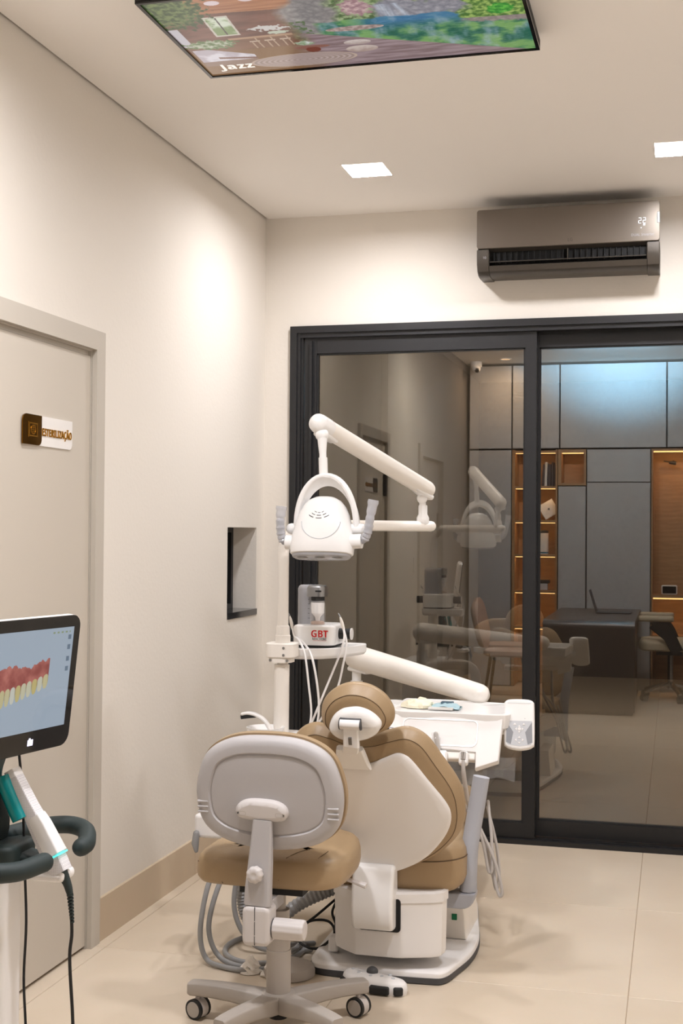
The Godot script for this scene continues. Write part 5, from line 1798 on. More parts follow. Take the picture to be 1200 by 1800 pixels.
func foot_controls() -> void:
	var plan := Transform3D(Basis(Vector3.RIGHT, Vector3.BACK, Vector3.UP), Vector3.ZERO)
	var t := thing("foot_control", "white foot control with black rubber pads in front of the chair base", "foot pedal", Vector3(1.04, 0, 2.06))
	var m := MB.new()
	var xf := Transform3D(Basis(Vector3.UP, -0.14), Vector3(1.045, 0, 2.050))
	var o := sp2([Vector2(-0.115, -0.035), Vector2(-0.09, -0.058), Vector2(-0.03, -0.052), Vector2(0.04, -0.040), Vector2(0.10, -0.022), Vector2(0.122, 0.005), Vector2(0.118, 0.03), Vector2(0.09, 0.045), Vector2(0.02, 0.052), Vector2(-0.05, 0.045), Vector2(-0.10, 0.015)], 5)
	m.prism(o, [Vector2(0.006, 0.0), Vector2(0.003, 0.01), Vector2(0.003, 0.02), Vector2(0.006, 0.032), Vector2(0.014, 0.040), Vector2(0.03, 0.043)], xf * plan)
	part(m, "cover", M.white_satin, t, 50.0)
	m = MB.new()
	m.ball(xf * Vector3(-0.012, 0.045, -0.025), Vector3(0.019, 0.016, 0.018), 9)
	part(m, "joystick", M.dark_grey, t)
	for q in [[-0.092, 0.014, -0.70], [-0.045, 0.0415, -0.22], [0.040, 0.0485, 0.10], [0.098, 0.036, 0.55]]:
		m = MB.new()
		m.rbox(Vector3.ZERO, Vector3(0.064 if absf(q[2]) < 0.4 else 0.03, 0.026, 0.022), 0.006, -1.0, xf * Transform3D(Basis(Vector3.UP, q[2]), Vector3(q[0], 0.016, q[1])))
		part(m, "rubber_pad", M.black_rubber, t)
	m = MB.new()
	for q in [[-0.08, -0.03], [-0.05, -0.005], [-0.005, 0.008], [0.03, 0.0], [0.07, 0.005], [0.05, -0.022]]:
		m.lathe([Vector2(0.006, 0.041), Vector2(0.006, 0.0445), Vector2(0.004, 0.0455)], xf * Transform3D(Basis(), Vector3(q[0], 0, q[1])), 10)
	part(m, "button", M.grey_pale, t)
	m = MB.new()
	m.lathe([Vector2(0.08, 0.0), Vector2(0.085, 0.004), Vector2(0.085, 0.018), Vector2(0.078, 0.032), Vector2(0.05, 0.044), Vector2(0.02, 0.048)], Transform3D(Basis(), Vector3(0.752, 0, 2.0)), 32)
	single(m, "round_foot_switch", M.stool_base, "round grey foot switch on the floor behind the stool column", "foot pedal", Vector3(0.752, 0, 2.0), "", 40.0)


# ------------------------------------------------------------------ intraoral scanner cart
func scanner_cart() -> void:
	var t := thing("scanner_cart", "intraoral scanner cart with a black touch monitor and dark green handles beside the door", "scanner cart", Vector3(0.34, 0, 3.15))
	var m := MB.new()
	m.prism(MB.rrect(0.09, 0.12, 0.03, 4), [Vector2(0, 0.06), Vector2(0, 0.62), Vector2(0.004, 0.63)], Transform3D(Basis(Vector3.RIGHT, Vector3.BACK, Vector3.UP), Vector3(0.338, 0, 3.16)))
	part(m, "column", M.white_satin, t)
	for a in [0.2, 1.5, 2.8, 4.1, 5.35]:
		m = MB.new()
		var d := Vector3(cos(a), 0, sin(a))
		m.ribbon([Vector3(0.338, 0.075, 3.16) + d * 0.02, Vector3(0.338, 0.06, 3.16) + d * 0.25], [0.06, 0.04], [0.04, 0.025], d.cross(Vector3.UP))
		var lg := part(m, "leg", M.white_satin, t)
		m = MB.new()
		var k := Vector3(0.338, 0.024, 3.16) + d * 0.24
		m.tube([k - d.cross(Vector3.UP) * 0.014, k + d.cross(Vector3.UP) * 0.014], 0.024, 16)
		part(m, "wheel", M.black_rubber, lg)
	# monitor: right edge at (0.5, ., 3.03), facing into the room
	var ph := 1.392
	var rt := Vector3(cos(ph), 0, -sin(ph))
	var n0 := Vector3(sin(ph), 0, cos(ph))
	var th := -0.119
	var up := Vector3(0, cos(th), 0) - n0 * sin(th)
	var W := 0.535
	var Hh := 0.338
	var tr := Vector3(0.499, 1.236, 3.03)
	var mx := Transform3D(Basis(rt, up, rt.cross(up)), tr - rt * W / 2 - up * Hh / 2)
	m = MB.new()
	m.prism(MB.rrect(W, Hh, 0.032, 6), [Vector2(0.03, -0.034), Vector2(0.008, -0.030), Vector2(0, -0.02), Vector2(0, -0.004)], mx)
	part(m, "monitor_case", M.white_satin, t)
	m = MB.new()
	m.prism(MB.rrect(W, Hh, 0.032, 6), [Vector2(0.0005, -0.004), Vector2(0.0005, -0.001), Vector2(0.002, 0.0)], mx)
	part(m, "monitor_glass", M.screen_black, t)
	var sm := StandardMaterial3D.new()
	sm.resource_name = "monitor_screen"
	sm.albedo_color = c8(12, 12, 14)
	sm.roughness = 0.06
	sm.emission_enabled = true
	sm.emission = Color.WHITE
	sm.emission_operator = BaseMaterial3D.EMISSION_OP_MULTIPLY
	sm.emission_texture = ImageTexture.create_from_image(scan_picture())
	sm.emission_energy_multiplier = 0.68
	var sw := W - 0.055
	var sht := Hh - 0.085
	var cy := 0.013
	var arr := []
	arr.resize(Mesh.ARRAY_MAX)
	var q := []
	for e in [Vector2(-1, -1), Vector2(1, -1), Vector2(1, 1), Vector2(-1, 1)]:
		q.append(mx * Vector3(e.x * sw / 2, cy + e.y * sht / 2, 0.0006) - t.position)
	arr[Mesh.ARRAY_VERTEX] = PackedVector3Array(q)
	var nz := mx.basis.z
	arr[Mesh.ARRAY_NORMAL] = PackedVector3Array([nz, nz, nz, nz])
	arr[Mesh.ARRAY_TEX_UV] = PackedVector2Array([Vector2(0, 1), Vector2(1, 1), Vector2(1, 0), Vector2(0, 0)])
	arr[Mesh.ARRAY_INDEX] = PackedInt32Array([0, 2, 1, 0, 3, 2])
	var am := ArrayMesh.new()
	am.add_surface_from_arrays(Mesh.PRIMITIVE_TRIANGLES, arr)
	var s := MeshInstance3D.new()
	s.name = "monitor_screen"
	s.mesh = am
	s.material_override = sm
	t.add_child(s, true)
	area("monitor_light", mx * Vector3(0, cy, 0.004), nz, Vector2(sw, sht), Color(0.8, 0.9, 1.0), 0.02, t)
	glow("logo_light", c8(225, 225, 255), 1.2)
	m = MB.new()
	m.box(Vector3(0.100, -0.150, 0), Vector3(0.120, -0.135, 0.0008), mx)
	m.box(Vector3(0.104, -0.135, 0), Vector3(0.110, -0.131, 0.0008), mx)
	part(m, "power_light", M.logo_light, t, 20.0)
	# neck, handle ring
	m = MB.new()
	m.ribbon(sp([Vector3(0.30, 0.60, 3.16), Vector3(0.315, 0.66, 3.16), Vector3(0.335, 0.72, 3.17), Vector3(0.325, 0.80, 3.18), Vector3(0.33, 0.86, 3.20), Vector3(0.40, 0.98, 3.25)], 4), fill(21, 0.10), fill(21, 0.045), Vector3.BACK, 0.3)
	part(m, "neck", M.grip_green, t, 50.0)
	m = MB.new()
	m.prism(MB.rrect(0.14, 0.15, 0.03, 4), MB.rp(0.05, 0.012, 3), Transform3D(Basis(Vector3.RIGHT, Vector3.BACK, Vector3.UP), Vector3(0.345, 0.628, 3.16)))
	m.ribbon(sp([Vector3(0.36, 0.655, 3.16), Vector3(0.42, 0.640, 3.15), Vector3(0.475, 0.622, 3.15)], 4), fill(9, 0.07), fill(9, 0.028), Vector3.BACK, 0.3)
	part(m, "cradle_arm", M.grip_green, t, 50.0)
	m = MB.new()
	m.tube(sp([Vector3(0.32, 0.672, 3.20), Vector3(0.33, 0.664, 3.32), Vector3(0.40, 0.655, 3.37), Vector3(0.475, 0.648, 3.32), Vector3(0.505, 0.652, 3.235)], 6), 0.0235, 16, true)
	part(m, "handle", M.grip_green, t)
	m = MB.new()
	m.tube(sp([Vector3(0.34, 0.678, 3.10), Vector3(0.38, 0.682, 3.02), Vector3(0.44, 0.682, 2.975), Vector3(0.495, 0.674, 2.99), Vector3(0.530, 0.660, 3.055), Vector3(0.530, 0.655, 3.085)], 6), 0.0230, 16, true)
	part(m, "handle", M.grip_green, t)
	m = MB.new()
	m.rbox(Vector3(0.485, 0.603, 3.15), Vector3(0.09, 0.028, 0.075), 0.012, -1.0, Transform3D())
	part(m, "wand_rest", M.white_satin, t)
	m = MB.new()
	m.ribbon(sp([Vector3(0.362, 0.842, 3.165), Vector3(0.377, 0.806, 3.165), Vector3(0.400, 0.760, 3.165), Vector3(0.412, 0.738, 3.165)], 4), fill(13, 0.066), fill(13, 0.040), Vector3.BACK, 0.3)
	part(m, "wand_cradle", M.teal, t, 50.0)
	# thin lead behind the column
	m = MB.new()
	m.tube(sp([Vector3(0.395, 0.90, 3.16), Vector3(0.385, 0.78, 3.12), Vector3(0.382, 0.6, 3.10), Vector3(0.388, 0.46, 3.10), Vector3(0.383, 0.32, 3.10), Vector3(0.395, 0.2, 3.11), Vector3(0.42, 0.01, 3.14)], 6), 0.0035, 8)
	part(m, "lead", M.black_rubber, t)
	# the wand is a thing of its own, resting in the cradle
	var wd := thing("scanner_wand", "white intraoral scanner wand with a turquoise light band resting on the cart cradle", "scanner", Vector3(0.515, 0.61, 3.16))
	var a := Vector3(0.381, 0.852, 3.165)
	var b := Vector3(0.517, 0.612, 3.165)
	var dr := (b - a).normalized()
	var sd := Vector3.BACK
	m = MB.new()
	m.ribbon([a, a + dr * 0.10, a + dr * 0.135, a + dr * 0.17, b - dr * 0.03, b], [0.040, 0.040, 0.042, 0.044, 0.046, 0.044], [0.026, 0.033, 0.040, 0.043, 0.046, 0.042], sd, 0.10)
	part(m, "wand_body", M.mesh_white, wd, 50.0)
	m = MB.new()
	var off := Vector3(-dr.y, dr.x, 0) * -1.0
	if off.x < 0: off = -off
	m.ribbon([a + dr * 0.125 + off * 0.004, a + dr * 0.15 + off * 0.006, b - dr * 0.045 + off * 0.008], [0.042, 0.046, 0.050], [0.036, 0.040, 0.042], sd, 0.12)
	part(m, "wand_grip", M.white_gloss, wd, 50.0)
	glow("band_light", c8(90, 235, 225), 1.0)
	m = MB.new()
	m.ribbon([b - dr * 0.043 + off * 0.008, b - dr * 0.039 + off * 0.008], [0.0505, 0.0505], [0.0425, 0.0425], sd, 0.12)
	part(m, "light_band", M.band_light, wd, 20.0)
	m = MB.new()
	m.ribbon([a - dr * 0.004, a + dr * 0.016], [0.041, 0.041], [0.027, 0.028], sd, 0.1)
	part(m, "wand_tip", M.white_satin, wd, 50.0)
	m = MB.new()
	m.tube(sp([b - dr * 0.005, b + dr * 0.03, b + dr * 0.055 + Vector3(-0.004, -0.004, 0)], 4), [0.016, 0.0145, 0.013, 0.0115, 0.0105, 0.0100, 0.0095, 0.0088, 0.008], 12)
	var rings := []
	var e := b + dr * 0.055 + Vector3(-0.004, -0.004, 0)
	for k in 9: m.tube([e + Vector3(0.0008 * k, -0.008 * k, 0), e + Vector3(0.0008 * k + 0.0005, -0.008 * k - 0.005, 0)], 0.0085 - 0.0004 * k, 10)
	part(m, "strain_relief", M.grip_green, wd, 40.0)
	m = MB.new()
	m.tube(sp([e, e + Vector3(0.006, -0.09, 0), Vector3(0.541, 0.40, 3.165), Vector3(0.551, 0.25, 3.165), Vector3(0.556, 0.1, 3.17), Vector3(0.55, 0.006, 3.19), Vector3(0.50, 0.006, 3.26)], 8), 0.0042, 10, true)
	part(m, "cord", M.black_rubber, wd)

func fill(n: int, x: float) -> Array:
	var o := []
	for k in n: o.append(x)
	return o

func scan_picture() -> Image:
	var W := 640
	var Hh := 344
	var im := Image.create(W, Hh, false, Image.FORMAT_RGB8)
	var f := FastNoiseLite.new(); f.seed = 3; f.frequency = 0.012
	var edge := FastNoiseLite.new(); edge.seed = 8; edge.frequency = 0.03
	for py in Hh:
		for px in W:
			var u := px / float(W)
			var vv := py / float(Hh)
			var c := Color(0.68, 0.74, 0.80)
			# jaw model seen from the front left: gums above, teeth hanging below
			var x := (u - 0.18) / 0.64
			if x > 0.0 and x < 1.0:
				var top := 0.35 + edge.get_noise_2d(px, 7.0) * 0.035 + 0.02 * sin(x * 9.0) - (0.06 * clampf((x - 0.78) * 12.0, 0.0, 1.0)) + (0.04 if x < 0.06 else 0.0)
				var gum := 0.62 - 0.13 * x * x
				var n := 17.0
				var warp := pow(x, 0.85)
				var cell := fposmod(warp * n, 1.0)
				var across := (cell - 0.5) * 2.0
				var long := 0.15 - 0.06 * x
				var crown := gum + long * sqrt(maxf(0.0, 1.0 - pow(absf(across), 2.6)))
				var line := gum - 0.05 * sqrt(maxf(0.0, 1.0 - across * across))
				if vv > top and vv < line:
					c = Color(0.60, 0.29, 0.27).lerp(Color(0.78, 0.47, 0.43), clampf(0.5 + f.get_noise_2d(px, py) * 1.1, 0, 1))
				elif vv >= line and vv < crown:
					var yel := clampf(0.35 + 0.35 * sin(floor(warp * n) * 2.3 + 1.0) + 0.25 * x, 0, 1)
					c = Color(0.84, 0.86, 0.86).lerp(Color(0.80, 0.73, 0.45), yel)
					c = c.lerp(Color(0.50, 0.42, 0.28), pow(absf(across), 8.0) * 0.8)
			# tool icons down the right edge
			if u > 0.955 and u < 0.98:
				for k in [0.10, 0.20, 0.32, 0.42]:
					if absf(vv - k) < 0.024: c = Color(0.42, 0.50, 0.58)
			if vv > 0.035 and vv < 0.055 and u > 0.82 and u < 0.97 and int(px / 11.0) % 2 == 0: c = Color(0.58, 0.64, 0.50)
			im.set_pixel(px, py, c)
	return im


# ------------------------------------------------------------------ office beyond the glass
const CZ := -6.2

func cabinet(called: String, label: String, x0: float, x1: float, doors: Array, group: String) -> void:
	var t := thing(called, label, "cabinet", Vector3((x0 + x1) / 2, doors[0][0], CZ), group)
	var y0: float = doors[0][0]
	var y1: float = doors[doors.size() - 1][1]
	var m := MB.new()
	m.box(Vector3(x0, y0, CZ - 0.35), Vector3(x1, y1, CZ - 0.02))
	part(m, "carcass", M.cabinet_edge, t, 20.0)
	for d in doors:
		m = MB.new()
		m.rbox(Vector3((x0 + x1) / 2, (d[0] + d[1]) / 2, CZ - 0.009), Vector3(x1 - x0 - 0.008, d[1] - d[0] - 0.008, 0.018), 0.002, 0.002)
		part(m, "door", M.cabinet_grey, t, 30.0)

func office() -> void:
	var m := MB.new()
	# shell
	var wl := struct("wall_office_left")
	m.box(Vector3(-0.2, 0, -2.73), Vector3(-0.03, 3.2, -0.15))
	m.holed(0.0, -6.6, 3.2, -2.73, -0.2, 0.02, [[0.0, -4.86, 2.08, -3.92]], func(u, w, d): return Vector3(d, u, w))
	part(m, "plaster", M.office_wall, wl, 20.0)
	m = MB.new()
	var wr := struct("wall_office_right")
	m.box(Vector3(3.62, 0, -6.6), Vector3(3.78, 3.2, -0.15)); m.box(Vector3(2.72, 0, -0.3), Vector3(3.62, 3.2, -0.15))
	part(m, "plaster", M.office_wall, wr, 20.0)
	m = MB.new()
	var wb := struct("wall_office_back")
	m.box(Vector3(-0.2, 0, -6.72), Vector3(3.78, 3.2, -6.58))
	part(m, "plaster", M.office_wall, wb, 20.0)
	var tr := struct("trim_2", Vector3(0.02, 0, -4.39))
	for q in [[-3.93, -3.82, 0.0, 2.15], [-4.96, -4.85, 0.0, 2.15]]:
		m = MB.new()
		m.box(Vector3(0.02, q[2], q[0]), Vector3(0.04, q[3], q[1]))
		part(m, "casing", M.office_door, tr, 20.0)
	m = MB.new()
	m.box(Vector3(0.02, 2.06, -4.85), Vector3(0.04, 2.15, -3.93))
	part(m, "casing", M.office_door, tr, 20.0)
	var d := struct("door_3", Vector3(0, 0, -4.39))
	m = MB.new()
	m.box(Vector3(-0.05, 0.01, -4.845), Vector3(-0.005, 2.05, -3.935))
	part(m, "door_leaf", M.office_door, d, 20.0)
	m = MB.new()
	m.box(Vector3(-0.005, 1.42, -4.83), Vector3(0.012, 1.62, -4.78))
	part(m, "lock", M.black_metal, d, 20.0)
	m = MB.new()
	m.rbox(Vector3(0.022, 1.2, -3.70), Vector3(0.008, 0.12, 0.075), 0.002)
	single(m, "light_switch", M.office_wall, "pale light switch plate on the office wall beside the grey door", "light switch", Vector3(0.02, 1.2, -3.70), "", 20.0)

	# cabinets
	var g1 := "grey office cabinets"
	cabinet("wall_cabinet", "narrow grey overhead cabinet nearest the office side wall", 0.05, 0.456, [[2.255, 3.05]], g1)
	cabinet("wall_cabinet", "grey overhead cabinet above the open shelves with books", 0.462, 0.906, [[2.255, 3.05]], g1)
	cabinet("wall_cabinet", "wide grey overhead cabinet door washed by cool blue light", 0.912, 1.886, [[2.255, 3.05]], g1)
	cabinet("wall_cabinet", "grey overhead cabinet above the wood-lined alcove", 1.892, 2.75, [[2.255, 3.05]], g1)
	cabinet("wall_cabinet", "grey overhead cabinet nearest the far office wall", 2.756, 3.6, [[2.255, 3.05]], g1)
	cabinet("tall_cabinet", "tall grey cabinet between the office side wall and the open shelves", 0.05, 0.456, [[0.004, 2.245]], g1)
	cabinet("tall_cabinet", "narrow grey cabinet under the single open cube", 0.895, 1.155, [[0.004, 1.90]], g1)
	cabinet("tall_cabinet", "tall grey cabinet with a short upper door beside the wood-lined alcove", 1.161, 1.745, [[0.004, 1.935], [1.935, 2.245]], g1)
	glow("strip_light", Color(1.0, 0.80, 0.50), 5.0)
	# open shelves
	var t := thing("open_shelves", "open wood-lined shelves with warm light strips between grey cabinets", "shelves", Vector3(0.69, 0, CZ))
	m = MB.new()
	m.box(Vector3(0.462, 0.004, CZ - 0.35), Vector3(0.489, 2.245, CZ)); m.box(Vector3(0.872, 0.004, CZ - 0.35), Vector3(0.889, 2.245, CZ))
	m.box(Vector3(0.489, 0.004, CZ - 0.35), Vector3(0.872, 2.245, CZ - 0.33))
	part(m, "carcass", M.shelf_wood, t, 20.0)
	for y in [0.55, 0.89, 1.232, 1.555, 1.878, 2.215]:
		m = MB.new()
		m.box(Vector3(0.489, y, CZ - 0.33), Vector3(0.872, y + 0.022, CZ - 0.004))
		part(m, "shelf", M.shelf_wood, t, 20.0)
		m = MB.new()
		m.box(Vector3(0.495, y - 0.007, CZ - 0.03), Vector3(0.868, y - 0.0005, CZ - 0.018))
		part(m, "strip_light", M.strip_light, t, 20.0)
		area("shelf_light", Vector3(0.68, y - 0.012, CZ - 0.05), Vector3(0, -1, -0.5), Vector2(0.36, 0.012), Color(1.0, 0.78, 0.52), 0.10, t)
	# single cube
	t = thing("open_cube", "single open wood-lined cube with a lit edge above a narrow grey cabinet", "shelf", Vector3(1.04, 1.906, CZ))
	m = MB.new()
	m.box(Vector3(0.895, 1.906, CZ - 0.35), Vector3(0.926, 2.245, CZ)); m.box(Vector3(1.135, 1.906, CZ - 0.35), Vector3(1.155, 2.245, CZ))
	m.box(Vector3(0.926, 1.906, CZ - 0.35), Vector3(1.135, 1.93, CZ)); m.box(Vector3(0.926, 2.215, CZ - 0.35), Vector3(1.135, 2.245, CZ))
	m.box(Vector3(0.926, 1.93, CZ - 0.35), Vector3(1.135, 2.215, CZ - 0.33))
	part(m, "carcass", M.shelf_wood, t, 20.0)
	m = MB.new()
	m.box(Vector3(0.93, 2.205, CZ - 0.03), Vector3(1.13, 2.2145, CZ - 0.016))
	part(m, "strip_light", M.strip_light, t, 20.0)
	area("cube_light", Vector3(1.03, 2.203, CZ - 0.05), Vector3(0, -1, -0.5), Vector2(0.2, 0.012), Color(1.0, 0.78, 0.52), 0.065, t)
	# alcove
	t = thing("wood_alcove", "tall wood-lined alcove with a lit top edge and a low shelf", "alcove", Vector3(2.25, 0, CZ))
	m = MB.new()
	m.box(Vector3(1.75, 0.004, CZ - 0.35), Vector3(1.765, 2.245, CZ)); m.box(Vector3(2.98, 0.004, CZ - 0.35), Vector3(3.0, 2.245, CZ))
	m.box(Vector3(1.765, 0.004, CZ - 0.35), Vector3(2.98, 2.245, CZ - 0.33)); m.box(Vector3(1.765, 2.225, CZ - 0.33), Vector3(2.98, 2.245, CZ))
	part(m, "lining", M.shelf_wood, t, 20.0)
	for y in [0.49, 0.865]:
		m = MB.new()
		m.box(Vector3(1.765, y, CZ - 0.33), Vector3(2.98, y + 0.025, CZ - 0.01))
		part(m, "shelf", M.shelf_wood, t, 20.0)
	m = MB.new()
	m.box(Vector3(1.77, 2.212, CZ - 0.03), Vector3(2.975, 2.2245, CZ - 0.014))
	part(m, "strip_light", M.strip_light, t, 20.0)
	area("alcove_light", Vector3(2.37, 2.21, CZ - 0.05), Vector3(0, -1, -0.35), Vector2(1.2, 0.012), Color(1.0, 0.78, 0.52), 0.8, t)
	area("alcove_light", Vector3(2.37, 0.86, CZ - 0.06), Vector3(0, -1, -0.35), Vector2(1.2, 0.012), Color(1.0, 0.78, 0.52), 0.36, t)
	m = MB.new()
	m.box(Vector3(1.77, 0.852, CZ - 0.04), Vector3(2.975, 0.8645, CZ - 0.024))
	part(m, "strip_light", M.strip_light, t, 20.0)
	# things on the shelves
	var bx := 0.735
	var words := ["dark book leaning at the outer end of the lit shelf row", "thin white book standing in the row of dark books", "thick dark book beside the white one on the lit shelf", "slim dark book between the thicker books on the lit shelf", "dark book standing at the inner end of the lit shelf row"]
	var wid := [0.020, 0.022, 0.030, 0.018, 0.028]
	for k in 5:
		m = MB.new()
		var lean: float = [-0.05, -0.03, -0.02, -0.01, 0.0][k]
		m.box(Vector3(0, 0, -0.16), Vector3(wid[k], 0.21 + 0.02 * (k % 2), 0), Transform3D(Basis(Vector3.BACK, lean), Vector3(bx, 1.9005, CZ - 0.07)))
		single(m, "book", M.book_white if k == 1 else M.book_dark, words[k], "book", Vector3(bx, 1.9005, CZ - 0.07), "books on the lit shelf", 20.0)
		bx += wid[k] + 0.006
	m = MB.new()
	m.box(Vector3(-0.075, -0.075, -0.012), Vector3(0.075, 0.075, 0.0), Transform3D(Basis(Vector3.RIGHT, -0.2) * Basis(Vector3.BACK, 0.55), Vector3(0.80, 1.684, CZ - 0.10)))
	var pic := single(m, "white_plaque", M.paper, "small white square plaque propped tilted on the second lit shelf", "plaque", Vector3(0.80, 1.59, CZ - 0.10), "", 20.0)
	m = MB.new()
	m.lathe([Vector2(0.010, 0.001), Vector2(0.010, 0.003)], Transform3D(Basis(Vector3.RIGHT, -0.2) * Basis(Vector3.RIGHT, PI / 2), Vector3(0.80, 1.684, CZ - 0.10)), 12)
	part(m, "emblem", M.dark_grey, pic)
	t = thing("white_canister", "white canister with a dark lid and blue band on the third lit shelf", "canister", Vector3(0.745, 1.2545, CZ - 0.12))
	m = MB.new()
	m.lathe([Vector2(0.05, 1.2545), Vector2(0.052, 1.27), Vector2(0.052, 1.45), Vector2(0.05, 1.455)], Transform3D(Basis(), Vector3(0.745, 0, CZ - 0.12)), 20)
	part(m, "jar", M.paper, t)
	m = MB.new()
	m.lathe([Vector2(0.053, 1.455), Vector2(0.053, 1.475), Vector2(0.03, 1.482)], Transform3D(Basis(), Vector3(0.745, 0, CZ - 0.12)), 20)
	part(m, "lid", M.black_rubber, t)
	m = MB.new()
	m.lathe([Vector2(0.0525, 1.263), Vector2(0.0525, 1.276)], Transform3D(Basis(), Vector3(0.745, 0, CZ - 0.12)), 20)
	part(m, "label_band", M.label_blue, t)
	m = MB.new()
	m.rbox(Vector3(0.755, 0.945, CZ - 0.12), Vector3(0.075, 0.062, 0.08), 0.004)
	single(m, "small_box", M.grey_pale, "small pale box under a dark case on the fourth lit shelf", "box", Vector3(0.755, 0.914, CZ - 0.12), "", 20.0)
	m = MB.new()
	m.rbox(Vector3(0.755, 0.994, CZ - 0.12), Vector3(0.115, 0.034, 0.09), 0.006)
	single(m, "dark_case", M.black_rubber, "dark case lying across a pale box on the fourth lit shelf", "case", Vector3(0.755, 0.978, CZ - 0.12), "", 20.0)
	t = thing("table_clock", "small pale framed digital clock with a black face on the alcove shelf", "clock", Vector3(1.915, 0.8905, CZ - 0.09))
	m = MB.new()
	m.rbox(Vector3(1.915, 0.936, CZ - 0.10), Vector3(0.145, 0.09, 0.03), 0.008, 0.016)
	part(m, "case", M.paper, t)
	m = MB.new()
	m.rbox(Vector3(1.915, 0.936, CZ - 0.085), Vector3(0.122, 0.066, 0.004), 0.001, 0.006)
	part(m, "face", M.screen_black, t)
	t = thing("alcove_spot", "small black spotlight fixed near the top of the wood-lined alcove", "spotlight", Vector3(1.93, 2.13, CZ - 0.3))
	m = MB.new()
	m.tube([Vector3(1.86, 2.14, CZ - 0.2), Vector3(1.93, 2.13, CZ - 0.22), Vector3(1.95, 2.15, CZ - 0.329)], 0.006, 8)
	part(m, "stem", M.black_rubber, t)
	m = MB.new()
	m.tube([Vector3(1.91, 2.125, CZ - 0.20), Vector3(1.97, 2.12, CZ - 0.21)], [0.012, 0.018], 12)
	part(m, "head", M.black_rubber, t)

	# desk
	t = thing("office_desk", "dark brown desk with a rounded waterfall front edge", "desk", Vector3(1.295, 0, -5.2))
	m = MB.new()
	var o := PackedVector2Array()
	var r := 0.07
	o.append(Vector2(-4.45, 0.03))
	for k in 9: o.append(Vector2(-4.45 - r + cos(PI / 2 * k / 8) * r, 0.757 - r + sin(PI / 2 * k / 8) * r))
	o.append(Vector2(-6.15, 0.757)); o.append(Vector2(-6.15, 0.715))
	for k in range(8, -1, -1): o.append(Vector2(-4.49 - r + cos(PI / 2 * k / 8) * r, 0.717 - r + sin(PI / 2 * k / 8) * r))
	o.append(Vector2(-4.49, 0.03))
	m.prism(o, MB.rp(0.73, 0.004, 2), Transform3D(Basis(Vector3(0, 0, 1), Vector3.UP, Vector3(-1, 0, 0)), Vector3(1.66, 0, 0)))
	part(m, "desk_top", M.desk_brown, t, 35.0)
	m = MB.new()
	m.box(Vector3(0.96, 0.03, -6.15), Vector3(1.63, 0.715, -6.11))
	m.box(Vector3(0.95, 0.0, -6.1), Vector3(1.64, 0.03, -4.50))
	part(m, "plinth", M.black_rubber, t, 20.0)
	m = MB.new()
	m.box(Vector3(0.935, 0.03, -6.1), Vector3(0.965, 0.715, -4.56)); m.box(Vector3(1.625, 0.03, -5.2), Vector3(1.655, 0.715, -4.52))
	part(m, "side_panel", M.desk_brown, t, 20.0)
	t = thing("laptop", "thin dark laptop lying open on the brown desk", "laptop", Vector3(1.45, 0.757, -5.5))
	m = MB.new()
	m.rbox(Vector3(1.45, 0.764, -5.5), Vector3(0.30, 0.012, 0.22), 0.003)
	part(m, "keyboard_base", M.dark_grey, t)
	m = MB.new()
	m.box(Vector3(-0.006, 0, -0.11), Vector3(0.0, 0.2, 0.11), Transform3D(Basis(Vector3.BACK, 0.3), Vector3(1.302, 0.769, -5.5)))
	part(m, "lid", M.dark_grey, t, 20.0)
	# office chair
	t = thing("office_chair", "black swivel office chair with cream padded armrests behind the desk", "office chair", Vector3(1.93, 0, -5.62))
	var c := Vector3(1.93, 0, -5.62)
	for k in 5:
		var dd := Vector3.RIGHT.rotated(Vector3.UP, TAU * k / 5 + 1.25)
		m = MB.new()
		m.ribbon([c + Vector3(0, 0.15, 0), c + dd * 0.27 + Vector3(0, 0.075, 0)], [0.05, 0.03], [0.035, 0.02], dd.cross(Vector3.UP))
		var lg := part(m, "leg", M.chrome, t)
		m = MB.new()
		var kk := c + dd * 0.27 + Vector3(0, 0.032, 0)
		m.tube([kk - dd.cross(Vector3.UP) * 0.022, kk + dd.cross(Vector3.UP) * 0.022], 0.032, 14)
		part(m, "caster", M.black_rubber, lg)
	m = MB.new()
	m.tube([c + Vector3(0, 0.10, 0), c + Vector3(0, 0.44, 0)], 0.025, 14)
	part(m, "column", M.chrome, t)
	m = MB.new()
	m.box(c + Vector3(-0.12, 0.40, -0.1), c + Vector3(0.1, 0.445, 0.1))
	part(m, "mechanism", M.black_rubber, t, 20.0)
	m = MB.new()
	m.prism(MB.rrect(0.50, 0.48, 0.08, 5), [Vector2(0.04, 0.44), Vector2(0.005, 0.455), Vector2(0, 0.50), Vector2(0.02, 0.535), Vector2(0.07, 0.54)], Transform3D(Basis(Vector3.RIGHT, Vector3.BACK, Vector3.UP), Vector3(c.x - 0.02, 0, c.z)))
	part(m, "seat", M.chair_cream, t, 60.0)
	m = MB.new()
	m.prism(MB.rrect(0.47, 0.66, 0.1, 5), [Vector2(0.05, -0.05), Vector2(0.005, -0.035), Vector2(0, 0.0), Vector2(0.02, 0.03), Vector2(0.08, 0.04)], Transform3D(Basis(Vector3(0, 0, 1), Vector3(0.30, 0.954, 0), Vector3(-0.954, 0.30, 0)), c + Vector3(0.30, 0.88, 0)))
	part(m, "backrest", M.chair_black, t, 60.0)
